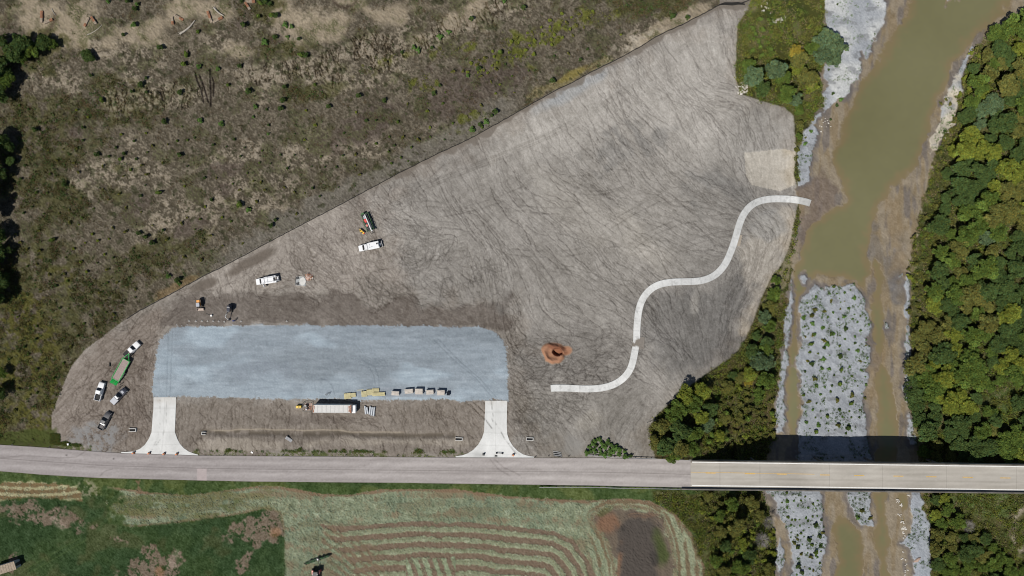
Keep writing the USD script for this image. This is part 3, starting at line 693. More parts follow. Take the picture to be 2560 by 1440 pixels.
SOIL = tint_mat('soil', bump=.25)
GRASSM = tint_mat('turf', grain=.18, scale=4)
MUD = tint_mat('wet_mud', rough=.55, spec=.3, grain=.06, scale=2)
STONE = tint_mat('river_gravel', grain=.14, scale=6, bump=.2)
WATERM = tint_mat('muddy_water', rough=.18, spec=.5, grain=.03, scale=.3)
PAVE = tint_mat('pavement', rough=.85, spec=.3, grain=.07, scale=9)
CONC = tint_mat('concrete_surface', rough=.8, spec=.3, grain=.06, scale=7)
ZMAT = dict(zip(ZONES, [SOIL, STONE, SOIL, GRASSM, GRASSM, GRASSM, MUD, STONE, WATERM, SOIL, SOIL, GRASSM]))

# ------------------------------------------------------------------ prim helpers
taken = {}


def path_for(parent, name):
    key = (parent, name)
    n = taken.get(key, 0)
    taken[key] = n + 1
    return f'{parent}/{name}' + (f'_{n:03d}' if n else '')


def tag(prim, label=None, cat=None, group=None, kind=None):
    for k, x in (('label', label), ('category', cat), ('group', group), ('kind', kind)):
        if x:
            prim.SetCustomDataByKey(k, x)
    return prim


def raw_mesh(path, v, f, mat, normals=None, tint=None):
    m = UsdGeom.Mesh.Define(stage, path)
    m.CreatePointsAttr(Vt.Vec3fArray.FromNumpy(np.ascontiguousarray(v, np.float32)))
    m.CreateFaceVertexCountsAttr(Vt.IntArray.FromNumpy(np.full(len(f), f.shape[1], np.int32)))
    m.CreateFaceVertexIndicesAttr(Vt.IntArray.FromNumpy(np.ascontiguousarray(f, np.int32).ravel()))
    m.CreateSubdivisionSchemeAttr('none')
    if normals is not None:
        m.CreateNormalsAttr(Vt.Vec3fArray.FromNumpy(np.ascontiguousarray(normals, np.float32)))
        m.SetNormalsInterpolation('vertex')
    if tint is not None:
        UsdGeom.PrimvarsAPI(m).CreatePrimvar('tint', Sdf.ValueTypeNames.Color3fArray, 'vertex').Set(Vt.Vec3fArray.FromNumpy(np.ascontiguousarray(tint, np.float32)))
    UsdShade.MaterialBindingAPI.Apply(m.GetPrim()).Bind(mat)
    return m.GetPrim()


def part(parent, name, mesh, mat, smooth=False, label=None):
    parent = parent if isinstance(parent, str) else str(parent.GetPath())
    p = usdkit.mesh(stage, path_for(parent, name), mesh, mat, smooth=smooth).GetPrim()
    if label:
        p.SetCustomDataByKey('label', label)
    return p


def thing(name, label, cat, loc, rz=0, group=None, scale=None):
    x = UsdGeom.Xform.Define(stage, path_for('/World', name))
    x.AddTranslateOp().Set(Gf.Vec3d(*map(float, loc)))
    if rz:
        x.AddRotateZOp().Set(float(rz))
    if scale:
        x.AddScaleOp().Set(Gf.Vec3f(*scale))
    return tag(x.GetPrim(), label, cat, group)


def copy_of(kind, name, label, cat, loc, rz=0, sc=(1, 1, 1), group=None):
    p = thing(name, label, cat, loc, rz, group, sc)
    p.GetReferences().AddInternalReference(kind)
    p.SetInstanceable(True)
    return p


def at(u, v, h=0.0, g=True):
    """The point h above the ground that shows at photograph pixel u, v."""
    z = (zg(u, v) if g else 0) + h
    return world(u, v, z)


def base_at(u, v, h):
    """Foot of a thing whose middle, h above the ground, shows at u, v."""
    p = at(u, v, h)
    return np.array([p[0], p[1], p[2] - h])


# ------------------------------------------------------------------ the ground
quad = np.arange(NU * NV).reshape(NV, NU)
qa, qb, qc, qd = quad[:-1, :-1], quad[1:, :-1], quad[1:, 1:], quad[:-1, 1:]
Q = np.stack([qa, qb, qc, qd], -1)
zc = zid[:-1, :-1]
Pf, Nf, Tf = P3.reshape(-1, 3), N3.reshape(-1, 3), TINT.reshape(-1, 3)
for k, name in enumerate(ZONES):
    q = Q[zc == k]
    if not len(q):
        continue
    used = np.zeros(NU * NV, bool)
    used[q.ravel()] = True
    idx = np.cumsum(used) - 1
    n = Nf[used] if name != 'creek_water' else np.tile([0, 0, 1.0], (used.sum(), 1))
    tag(raw_mesh('/World/' + name, Pf[used], idx[q], ZMAT[name], n, Tf[used]), kind='structure')
# land beyond the picture, carried on outwards
bi = np.concatenate([quad[0, :-1:6], quad[:-1:6, -1], quad[-1, :0:-6], quad[:0:-6, 0]])
Cb = ndi.uniform_filter(TINT, (15, 15, 1)).reshape(-1, 3)
Zb = ndi.gaussian_filter(Z, 4).reshape(-1)
rings, tr = [], []
for fct, keep in ((.997, 1), (1.015, .9), (1.05, .55), (1.1, .2), (1.2, 0), (1.5, 0), (3, 0), (8, 0), (25, 0)):
    p = Pf[bi].copy()
    p[:, 2] = Zb[bi] - (.35 if fct < 1 else .1)
    p[:, :2] *= fct
    rings.append(p)
    far_ = alb((96, 98, 62)) * (1 + .18 * np.sin(np.arange(len(bi)) * .13 + fct * 3))[:, None]
    tr.append(Cb[bi] * keep + far_ * (1 - keep))
nb = len(bi)
ff = []
for r in range(len(rings) - 1):
    i = np.arange(nb)
    j = (i + 1) % nb
    ff.append(np.stack([r * nb + i, r * nb + j, (r + 1) * nb + j, (r + 1) * nb + i], -1))
ff = np.concatenate(ff)
rv = np.concatenate(rings)
tag(raw_mesh('/World/surrounding_land', rv, ff, SOIL, np.tile([0, 0, 1.0], (len(rv), 1)), np.concatenate(tr)), kind='structure')


# ------------------------------------------------------------------ ribbons: road, bridge deck, drives, path
def resample(pts, n):
    pts = np.asarray(pts, float)
    d = np.r_[0, np.cumsum(np.hypot(*np.diff(pts, axis=0).T))]
    t = np.linspace(0, d[-1], n)
    return np.stack([np.interp(t, d, pts[:, 0]), np.interp(t, d, pts[:, 1])], -1)


def slab(parent, name, L, R, z, thick, mat, colour, nx=24, label=None):
    """A strip between two edge lines (pixels, same length), with a skirt as thick as it is deep. z(u, v) gives the height."""
    L, R = np.asarray(L, float), np.asarray(R, float)
    t = np.linspace(0, 1, nx)[None, :, None]
    g = L[:, None] * (1 - t) + R[:, None] * t
    u, v = g[..., 0], g[..., 1]
    zz = z(u, v)
    top = world(u, v, zz)
    col = alb(colour(u, v, np.broadcast_to(np.linspace(0, 1, nx)[None], u.shape)))
    n = len(L)
    ring = np.concatenate([np.stack([np.arange(n), np.zeros(n, int)], -1), np.stack([np.full(nx - 1, n - 1), np.arange(1, nx)], -1), np.stack([np.arange(n - 2, -1, -1), np.full(n - 1, nx - 1)], -1), np.stack([np.zeros(nx - 2, int), np.arange(nx - 2, 0, -1)], -1)])
    id_ = np.arange(n * nx).reshape(n, nx)
    q = np.stack([id_[:-1, :-1], id_[1:, :-1], id_[1:, 1:], id_[:-1, 1:]], -1).reshape(-1, 4)
    rim = id_[ring[:, 0], ring[:, 1]]
    V = top.reshape(-1, 3)
    low = V[rim] - [0, 0, thick]
    hi = V[rim]
    b = len(V)
    m = len(rim)
    i = np.arange(m)
    j = (i + 1) % m
    sq = np.stack([b + i, b + j, b + m + j, b + m + i], -1)
    VV_ = np.concatenate([V, hi, low])
    CC = np.concatenate([col.reshape(-1, 3), col.reshape(-1, 3)[rim], col.reshape(-1, 3)[rim] * .9])
    F = np.concatenate([q, sq])
    e = VV_[q[0]]
    if np.cross(e[1] - e[0], e[2] - e[0])[2] < 0:
        F = F[:, ::-1]
    return raw_mesh(path_for(parent, name), VV_, F, mat, None, CC)


def road_col(u, v, t):
    c = np.zeros(u.shape + (3,)) + (160, 153, 151) + sstep(u, 300, 1700)[..., None] * (14, 14, 12)
    n = tint_at(u, v, np.stack([nz(3, 121, 1, (6, 1)), FINE, nz(60, 122, 3, (3, .5))], -1))
    c += (n[..., 0] * 3 + n[..., 1] * 4 + n[..., 2] * 3)[..., None]
    for ctr, wd, k in ((.12, .05, -9), (.27, .07, 7), (.42, .05, -7), (.6, .05, -8), (.74, .08, 9), (.9, .05, -4)):
        c += (np.exp(-((t - ctr) / wd) ** 2) * k)[..., None]
    seam = np.exp(-((t - .505) / .012) ** 2)
    c -= (seam * 38)[..., None]
    edge = np.maximum(np.exp(-(t / .02) ** 2), np.exp(-((1 - t) / .02) ** 2))
    c -= (edge * (20 + 14 * n[..., 1]))[..., None]
    c = np.where(((u > 491) & (u < 517) & (t > .52))[..., None], (180, 168, 166) + n[..., 1:2] * 3, c)
    for pts in ([(0, 1145), (60, 1139), (150, 1145), (190, 1143), (214, 1128)], [(1225, 1148), (1245, 1172), (1275, 1190)], [(1236, 1148), (1258, 1168), (1300, 1188)], [(250, 1190), (262, 1178), (280, 1173)]):
        c -= (tint_at(u, v, np.repeat(np.exp(-(line_d(pts) / 1.3) ** 2)[..., None], 3, -1))[..., :1] * 26)
    for a, b in ((166, 1138), (284, 1147)):
        c -= (np.exp(-(((u - a) ** 2 + (v - b) ** 2) / 3.5)) * 95)[..., None]
    return c


ru = np.r_[np.arange(-1000, 1724, 3.0), 1726.4]
RL = np.stack([ru, np.interp(ru, *zip(*RT)) + np.minimum(ru + 40, 0) * .05 * -1 * -1], -1)
RR = np.stack([ru, np.interp(ru, *zip(*RB)) + np.minimum(ru + 40, 0) * .05], -1)
tag(slab('/World', 'road', RL, RR, lambda u, v: 0 * u + .02, .35, PAVE, road_col, 44), kind='structure')

deck0 = lambda u: 1150.5 + (u - 1728) * .0125
deck1 = lambda u: 1224.0 + (u - 1728) * .0110


def deck_col(u, v, t):
    c = np.zeros(u.shape + (3,)) + (181, 175, 165)
    n = tint_at(np.minimum(u, 2560), v, np.stack([nz(4, 123, 2, (8, 1)), FINE, nz(70, 124, 3, (1, 1))], -1))
    c += (n[..., 0] * 3.5 + n[..., 1] * 2 + n[..., 2] * 5)[..., None]
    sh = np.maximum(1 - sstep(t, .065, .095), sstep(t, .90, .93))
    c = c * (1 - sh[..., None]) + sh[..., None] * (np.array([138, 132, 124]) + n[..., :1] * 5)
    for ctr, wd, k in ((.22, .05, -9), (.38, .05, -8), (.62, .03, -12), (.80, .06, -7)):
        c += (np.exp(-((t - ctr) / wd) ** 2) * k)[..., None]
    return c


bridge_gap = lambda k: .05 if k == 0 else .25
br = tag(UsdGeom.Xform.Define(stage, '/World/road_bridge').GetPrim(), 'long pale concrete road bridge with low parapets crossing the creek', 'bridge')
joints = [1726.6, 1800, 1900, 2074, 2206, 2366, 2542, 2720]
for a, b in zip(joints[:-1], joints[1:]):
    x = np.linspace(a + (.0 if a < 1727 else .25), b - .25, max(12, int((b - a) / 5)))
    slab(br.GetPath().pathString, 'deck_span', np.stack([x, deck0(x)], -1), np.stack([x, deck1(x)], -1), lambda u, v: 0 * u + .06, 1.1, CONC, deck_col, 36)


def line_bar(L, z0, z1, half):
    """A wall of even thickness along world points."""
    L = np.asarray(L, float)[:, :2]
    d = np.gradient(L, axis=0)
    d /= np.linalg.norm(d, axis=1, keepdims=True)
    n = np.stack([-d[:, 1], d[:, 0]], -1) * half
    a = np.array(z0) + np.zeros(len(L))
    b = np.array(z1) + np.zeros(len(L))
    V = np.concatenate([np.c_[L + n, a], np.c_[L - n, a], np.c_[L - n, b], np.c_[L + n, b]])
    m = len(L)
    i = np.arange(m - 1)
    F = []
    for p, q in ((0, 1), (1, 2), (2, 3), (3, 0)):
        F.append(np.stack([p * m + i, q * m + i, q * m + i + 1, p * m + i + 1], -1))
    F = np.concatenate(F + [np.array([[0, 3 * m, 2 * m, m], [m - 1, 2 * m - 1, 3 * m - 1, 4 * m - 1]])])
    t = trimesh.Trimesh(V, np.concatenate([F[:, [0, 1, 2]], F[:, [0, 2, 3]]]), process=False)
    t.fix_normals()
    return t


PARM = plain('weathered_concrete', alb((124, 119, 112)), .85, grain=.22, scale=.35)
WHITEL = plain('white_paint', (.72, .72, .70), .6, grain=.08, scale=2)
YELL = plain('yellow_paint', alb((226, 186, 110)), .6, grain=.12, scale=2)
x = np.linspace(1730, 2720, 60)
for nm, fn, s in (('parapet', lambda u: deck0(u) + 1.6, 1), ('parapet', lambda u: deck1(u) - 1.2, -1)):
    x_ = x if s > 0 else np.linspace(1703, 2720, 60)
    part(br, nm, line_bar(world(x_, fn(x_), 0 * x_ + .5), .05, .95, .17), PARM)
for fn in (lambda u: 1157.6 + (u - 1900) * .0138, lambda u: 1215.8 + (u - 1900) * .0138):
    a = np.linspace(1730, 2720, 30)
    part(br, 'edge_line', line_bar(world(a, fn(a), 0 * a + .064), .061, .066, .15), WHITEL)
yl = lambda u: 1184 + (u - 1900) * .0165
a = np.linspace(1727, 2036, 12)
part(br, 'centre_line', line_bar(world(a, yl(a) - .9, 0 * a), .061, .066, .07), YELL)
for s, ln_ in ((1764, 25), (1862, 25), (1942, 25), (2050, 24), (2135, 25), (2233, 25), (2315, 26), (2406, 26), (2500, 26), (2590, 26)):
    a = np.linspace(s, s + ln_, 4)
    part(br, 'lane_mark', line_bar(world(a, yl(a) + .6, 0 * a), .061, .067, .14), YELL)
for u_ in (1800, 1900, 2074, 2206, 2366, 2542):
    c = world(u_, 1188 + (u_ - 1728) * .012, 0)
    zb = min(zg(u_, 1188), -1.5)
    b = trimesh.creation.box([.9, 9.0, .9])
    b.apply_translation([c[0], c[1], -1.55])
    part(br, 'pier_cap', b, PARM)
    for dy in (-3.4, 0, 3.4):
        cy = trimesh.creation.cylinder(.38, -2 - zb + .6, sections=14)
        cy.apply_translation([c[0], c[1] + dy, (-2 + zb - .6) / 2])
        part(br, 'pier_column', cy, PARM, 40)
ab = trimesh.creation.box([1.2, 9.3, 3.0])
c = world(1727, 1186, 0)
ab.apply_translation([c[0] + .2, c[1], -1.62])
part(br, 'abutment', ab, PARM)


def conc_col(u, v, t, dirt=None):
    c = np.zeros(u.shape + (3,)) + (222, 222, 219)
    n = tint_at(u, v, np.stack([nz(8, 125, 2, (1, 2)), FINE, nz(40, 126, 3)], -1))
    c += (n[..., 0] * 3 + n[..., 1] * 2.5 + n[..., 2] * 3)[..., None]
    return c


def drive_col(tracks, stain):
    def f(u, v, t):
        c = conc_col(u, v, t) - ((np.arange(len(u)) % 14 == 7)[:, None, None] * 10.0) - (np.abs(t - .5) < .012)[..., None] * 10.0
        c = c - (np.exp(-((v - 1000) / 10) ** 2) * (14 + 8 * tint_at(u, v, np.repeat(f6[..., None], 3, -1))[..., 0]))[..., None] * np.array([.8, 1, 1.2])
        for pts, k in tracks:
            d = tint_at(u, v, np.repeat((np.exp(-(line_d(pts) / 1.1) ** 2) * sstep(FINE + f6, -.2, .7))[..., None], 3, -1))[..., :1]
            c = c - d * k
        for a, b, r, k in stain:
            c = c - (np.exp(-(((u - a) ** 2 + ((v - b) * 1.6) ** 2) / r ** 2)) * k)[..., None]
        return c
    return f


DL = [(384, 993), (383.5, 1020), (381, 1050), (379, 1080), (372, 1097), (362, 1112), (350, 1122), (335, 1128), (318, 1130), (303, 1130)]
DLr = [(440, 993), (439.5, 1020), (438, 1050), (437, 1080), (443, 1097), (450, 1110), (460, 1121), (472, 1129), (485, 1134), (495, 1136.5)]
zdr = lambda u, v: 0 * u + .10 - .06 * sstep(v, 1100, 1135)
for nm, A, Bq, end, tr_, st_ in (('concrete_drive', DL, DLr, [(303, 1132.5), (495, 1138.2)], [([(400, 1000), (401, 1050), (396, 1090), (380, 1125)], 40), ([(416, 1000), (415, 1060), (405, 1095), (375, 1130)], 48)], [(428, 1090, 12, 5)]),
                             ('concrete_drive', [(1213, 1002), (1212.5, 1030), (1211, 1060), (1210, 1080), (1205, 1095), (1196, 1111), (1183, 1125), (1168, 1134), (1155, 1138.5), (1139, 1140.5)],
                              [(1268, 1002), (1267.5, 1030), (1267, 1060), (1268, 1085), (1273, 1100), (1282, 1115), (1295, 1128), (1308, 1136), (1322, 1140), (1335, 1141.5)], [(1139, 1143), (1335, 1144)],
                              [([(1210, 1045), (1224, 1063), (1243, 1090)], 110), ([(1226, 1045), (1245, 1065), (1262, 1098), (1290, 1134)], 95), ([(1228, 1003), (1233, 1040)], 90), ([(1268, 1105), (1300, 1138)], 30)], [(1192, 1137, 14, 26), (1240, 1141, 8, 20), (1205, 1138, 8, 25)])):
    A, Bq = np.r_[A, [end[0]]], np.r_[Bq, [end[1]]]
    n = 70
    t0 = np.linspace(0, 1, len(A))
    tt = np.linspace(0, 1, n)
    Ls = np.stack([np.interp(tt, t0, A[:, k]) for k in (0, 1)], -1)
    Rs = np.stack([np.interp(tt, t0, Bq[:, k]) for k in (0, 1)], -1)
    p = slab('/World', nm, Ls, Rs, zdr, .3, CONC, drive_col(tr_, st_), 60)
    tag(p, kind='structure')

pc = np.array(PC, float)
dd = np.r_[0, np.cumsum(np.hypot(*np.diff(pc, axis=0).T))]
cs_ = CubicSpline(dd, pc)


def path_part(a, b):
    t = np.linspace(a, b, int((b - a) / 3))
    p, d = cs_(t), cs_(t, 1)
    d /= np.linalg.norm(d, axis=1, keepdims=True)
    n = np.stack([-d[:, 1], d[:, 0]], -1) * 8.6
    return p - n, p + n


def path_col(u, v, t):
    c = conc_col(u, v, t) + 2
    n = tint_at(u, v, np.stack([nz(5, 127, 2), nz(2, 128, 1), FINE], -1))
    c = c - (sstep(n[..., 0] + n[..., 1] * .6, .9, 2.4) * 22)[..., None] + n[..., 2:3] * 3
    c = c - ((np.arange(len(u)) % 8 == 0)[:, None, None] * 12.0) - ((t < .04) | (t > .96))[..., None] * 14.0
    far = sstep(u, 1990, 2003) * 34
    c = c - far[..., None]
    dirt = np.exp(-((v - 858) / 10) ** 2) * (u < 1620)
    m = sstep(dirt * (1 + .3 * n[..., 0] - .3 * (.5 - t)), .4, .7)[..., None]
    return c * (1 - m) + m * (np.array([132, 124, 114]) + n[..., 2:3] * 5)


zpath = lambda u, v: ndi.map_coordinates(Z, [(v.ravel() - V0) / ST, (u.ravel() - U0) / ST], order=1).reshape(u.shape) + .2
tag(slab('/World', 'concrete_path', *path_part(0, dd[-1]), zpath, .4, CONC, path_col, 12), kind='structure')
land = lambda c: (lambda u, v, t: np.zeros(u.shape + (3,)) + c + tint_at(u, v, np.repeat(FINE[..., None], 3, -1)) * 5)
for nm, q, c in (('path_landing', [(1593, 841), (1612, 843), (1610, 872), (1596, 873)], (134, 127, 119)), ('path_landing', [(1838, 586), (1856, 588), (1850, 615), (1832, 612)], (182, 170, 154))):
    tag(slab('/World', nm, resample([q[0], q[3]], 12), resample([q[1], q[2]], 12), lambda u, v: zpath(u, v) - .03, .3, CONC, land(c), 10), kind='structure')
#@OBJECTS@
# ------------------------------------------------------------------ small modelling kit
def tm(*ms):
    return trimesh.util.concatenate([m for m in ms])


def bx(cx, cy, cz, sx, sy, sz, rz=0, ry=0, rx=0):
    b = trimesh.creation.box([sx, sy, sz])
    for a, ax in ((rx, (1, 0, 0)), (ry, (0, 1, 0)), (rz, (0, 0, 1))):
        if a:
            b.apply_transform(trimesh.transformations.rotation_matrix(math.radians(a), ax))
    b.apply_translation([cx, cy, cz])
    return b


def rb(cx, cy, cz, sx, sy, sz, r=.05, rz=0):
    """Box with rounded edges."""
    r = min(r, sx / 2.01, sy / 2.01, sz / 2.01)
    s = m3.Manifold.sphere(r, 8)
    pts = [s.translate([i * (sx / 2 - r), j * (sy / 2 - r), k * (sz / 2 - r)]) for i in (-1, 1) for j in (-1, 1) for k in (-1, 1)]
    m = m3.Manifold.batch_hull(pts).to_mesh()
    t = trimesh.Trimesh(m.vert_properties[:, :3], m.tri_verts)
    if rz:
        t.apply_transform(trimesh.transformations.rotation_matrix(math.radians(rz), (0, 0, 1)))
    t.apply_translation([cx, cy, cz])
    return t


def hull(pts):
    return trimesh.convex.convex_hull(np.asarray(pts, float))


def tube(p, q, r, n=10, r2=None):
    p, q = np.asarray(p, float), np.asarray(q, float)
    c = trimesh.creation.cylinder(1.0, 1.0, sections=n)
    v = c.vertices.copy()
    k = np.where(v[:, 2] > 0, r if r2 is None else r2, r)
    v[:, 0] *= k
    v[:, 1] *= k
    c.vertices = v
    L = np.linalg.norm(q - p)
    c.vertices[:, 2] *= L
    c.apply_transform(trimesh.geometry.align_vectors([0, 0, 1], (q - p) / L))
    c.apply_translation((p + q) / 2)
    return c


def wheel_y(x, y, z, r, w, n=20):
    return tube([x, y - w / 2, z], [x, y + w / 2, z], r, n)


def sect(xs):
    """Hull through cross-sections (x, half width, z low, z high, half width at the top)."""
    P = []
    for x, w, a, b, wt in xs:
        P += [(x, -w, a), (x, w, a), (x, -w, a + (b - a) * .55), (x, w, a + (b - a) * .55), (x, -wt, b), (x, wt, b)]
    return hull(P)


BLACK = plain('black_rubber', (.018, .018, .019), .8, grain=.2, scale=4)
DARK = plain('dark_steel', (.03, .031, .033), .55, grain=.2, scale=3)
STEEL = plain('galvanised_steel', (.42, .43, .44), .45, .6, grain=.12, scale=2)
CHROME = plain('bright_metal', (.6, .6, .6), .3, .9)
GLASS = plain('dark_glass', (.012, .014, .017), .08, spec=.6, grain=.05)
LAMP = plain('lamp_lens', (.7, .7, .68), .2)
REDL = plain('red_lens', (.35, .02, .02), .25)
WHITE = plain('white_car_paint', (.74, .75, .76), .35, coat=.4, grain=.03, scale=1.5)
GREYC = plain('charcoal_car_paint', (.055, .056, .062), .35, coat=.5, grain=.05)
NAVY = plain('blue_black_car_paint', (.03, .034, .05), .3, coat=.5, grain=.05)
SILV = plain('silver_cover', (.36, .38, .42), .4, grain=.05)
GREEN = plain('green_paint', (.02, .40, .075), .45, grain=.08, scale=2)
DGREEN = plain('old_green_paint', (.05, .15, .05), .6, grain=.2, scale=2)
WOODP = plain('grey_pink_deck_boards', alb((176, 158, 152)), .85, grain=.12, scale=2)
GCONC2 = plain('dusty_grey_tarp', (.13, .12, .12), .8)
ORANGE = plain('orange_paint', (.75, .33, .07), .45, grain=.08)
YELP = plain('yellow_machine_paint', (.75, .5, .05), .5, grain=.1)
TAN = plain('worn_tan_steel', alb((205, 186, 172)), .6, grain=.15)
BLUE = plain('blue_cloth', (.04, .08, .30), .9)
RED = plain('red_paint', (.62, .07, .06), .45, grain=.1)
SALMON = plain('faded_red_paint', (.68, .22, .18), .45, grain=.06)
PINE = plain('fresh_pine', alb((214, 204, 158)), .8, grain=.10, scale=1.2)
PALEW = plain('pale_timber', alb((226, 216, 204)), .8, grain=.10, scale=1.2)
PIPEC = plain('pale_plastic_pipe', alb((214, 218, 222)), .5, grain=.06)
CONB = plain('clean_concrete', alb((222, 220, 214)), .85, grain=.08, scale=1)
GCONC = plain('grey_concrete', alb((178, 180, 180)), .85, grain=.12, scale=1)
RUSTW = plain('rusty_white_sheet', alb((232, 230, 226)), .55, grain=.04, scale=.8)
RUST = plain('rust', (.28, .12, .06), .85, grain=.25, scale=1.5, col2=(.5, .42, .38))
FABRIC = plain('black_silt_fabric', (.02, .018, .016), .8, grain=.2)
BARK = plain('bark', (.11, .085, .06), .95, grain=.25)
DEADW = plain('bleached_deadwood', alb((190, 182, 170)), .9, grain=.18, scale=1.2)
BRICKO = plain('orange_brown_block', alb((166, 118, 88)), .9, grain=.2, scale=1.5)
CREAM = plain('cream_block', alb((176, 160, 140)), .9, grain=.16, scale=1.5)
ROCKM = plain('white_limestone', alb((222, 216, 206)), .9, grain=.15, scale=1.2)
PINKR = plain('pink_boulder', alb((196, 170, 154)), .9, grain=.15, scale=1)
SKIN = plain('skin', (.42, .24, .17), .6)
HARDH = plain('white_plastic', (.75, .75, .74), .4)
BARR = plain('traffic_orange', (.72, .22, .06), .6, grain=.12)


# ------------------------------------------------------------------ vehicles (x forward, z up, origin on the ground)
def wheels(t, xs, y, r, w):
    for x in xs:
        for s in (-1, 1):
            p = part(t, 'wheel', wheel_y(x, s * y, r, r, w), BLACK, 35)
            part(p, 'rim', wheel_y(x, s * (y + .02), r, r * .55, w, 12), STEEL, 35)


def pickup(t, paint, bed='open', hood=None, roof=None):
    L = 2.95
    body = tm(sect([(-.55, .98, .42, 1.12, .93), (1.25, .98, .42, 1.15, .90), (L - .35, .96, .42, 1.06, .84), (L - .08, .86, .46, .88, .72)]), bx(-1.7, 0, .62, 2.3, 1.9, .36))
    part(t, 'body', body, paint, 30)
    if hood:
        part(t, 'hood', sect([(1.3, .82, 1.13, 1.165, .80), (2.5, .76, 1.05, 1.085, .74)]), hood, 30)
    part(t, 'cab', sect([(-.62, .90, 1.10, 1.86, .70), (.45, .90, 1.10, 1.90, .70), (1.15, .88, 1.10, 1.16, .84)]), paint, 25)
    part(t, 'roof', sect([(-.52, .70, 1.86, 1.93, .62), (.40, .70, 1.86, 1.94, .62)]), roof or paint, 30)
    part(t, 'windshield', hull([(1.20, -.74, 1.19), (1.20, .74, 1.19), (.52, -.62, 1.86), (.52, .62, 1.86), (1.10, -.74, 1.14), (1.10, .74, 1.14), (.46, -.6, 1.80), (.46, .6, 1.80)]), GLASS)
    for s in (-1, 1):
        part(t, 'side_window', hull([(.85, s * .895, 1.17), (-.5, s * .905, 1.17), (-.5, s * .735, 1.78), (.38, s * .735, 1.79), (.8, s * .80, 1.17), (-.45, s * .80, 1.17)]), GLASS)
    part(t, 'rear_window', bx(-.66, 0, 1.5, .06, 1.2, .5, ry=-12), GLASS)
    if bed == 'flat':
        part(t, 'flatbed', tm(bx(-1.8, 0, .98, 2.5, 2.1, .10), bx(-.62, 0, 1.4, .06, 1.9, .75)), BLACK)
        for s in (-1, 1):
            part(t, 'tool_box', bx(-1.5, s * .93, .70, 1.5, .3, .4), DARK)
        part(t, 'load', rb(-1.15, -.35, 1.2, .75, .42, .32, .05, 12), PALEW)
        part(t, 'crossbar', bx(-.75, 0, 1.85, .06, 1.8, .06), TAN)
    else:
        for s in (-1, 1):
            part(t, 'bed_side', bx(-1.75, s * .92, .97, 2.15, .11, .46), paint)
        part(t, 'bed_front', bx(-.70, 0, .97, .08, 1.74, .46), paint)
        part(t, 'tailgate', bx(-2.84, 0, .97, .08, 1.94, .46), paint)
        part(t, 'bed_floor', bx(-1.77, 0, .83, 2.05, 1.72, .03), BLACK)
        if bed == 'cover':
            part(t, 'bed_cover', rb(-1.77, 0, 1.22, 2.1, 1.84, .06, .03), SILV)
        elif bed == 'load':
            part(t, 'tool_box', rb(-.95, 0, 1.12, .42, 1.6, .3, .04), CHROME)
            part(t, 'load', rb(-1.75, -.1, .98, 1.2, 1.1, .24, .06, 4), GCONC2)
    for s in (-1, 1):
        part(t, 'headlight', rb(L - .22, s * .70, .84, .18, .34, .18, .04), LAMP)
        part(t, 'taillight', bx(-2.90, s * .88, 1.0, .05, .14, .36), REDL)
        part(t, 'mirror', rb(.80, s * 1.08, 1.25, .14, .26, .2, .04), DARK)
    part(t, 'front_bumper', rb(L - .02, 0, .56, .2, 1.84, .22, .05), CHROME)
    part(t, 'grille', bx(L - .06, 0, .76, .06, 1.0, .22), DARK)
    part(t, 'rear_bumper', rb(-2.95, 0, .55, .18, 1.8, .18, .04), CHROME)
    wheels(t, (1.95, -1.75), .86, .39, .26)


def heading(a, b):
    """Heading in degrees of the pixel direction from a to b."""
    return math.degrees(math.atan2(-(b[1] - a[1]), b[0] - a[0]))


t = thing('pickup_truck', 'white pickup with black flatbed hitched to the bright green trailer', 'pickup truck', base_at(329, 874, 1.1), heading((318, 893), (347, 857)) - 6)
pickup(t, WHITE, 'flat')
t = thing('pickup_truck', 'white crew cab pickup with dark empty bed, left of the green trailer', 'pickup truck', base_at(248, 979, 1.1), heading((243, 998), (254, 959)))
pickup(t, WHITE)
t = thing('pickup_truck', 'blue black pickup with silver bed cover and pale roof panel, below the trailer ramps', 'pickup truck', base_at(296, 991, 1.0), heading((280, 1008), (312, 975)) + 1)
pickup(t, NAVY, 'cover')
part(t, 'roof_panel', sect([(-.5, .6, 1.93, 1.96, .58), (.02, .6, 1.94, 1.965, .58)]), WHITE, label='pale rear half of the roof')
part(t, 'sunroof', bx(.24, 0, 1.95, .34, .9, .03), GLASS)
part(t, 'hood_glare_panel', sect([(1.55, .5, 1.12, 1.175, .45), (2.2, .42, 1.08, 1.13, .4)]), SILV)
t = thing('pickup_truck', 'dark grey pickup with loaded bed on the gravel entrance, nearest the road', 'pickup truck', base_at(260, 1053, 1.1), heading((250, 1073), (271, 1033)))
pickup(t, GREYC, 'load')


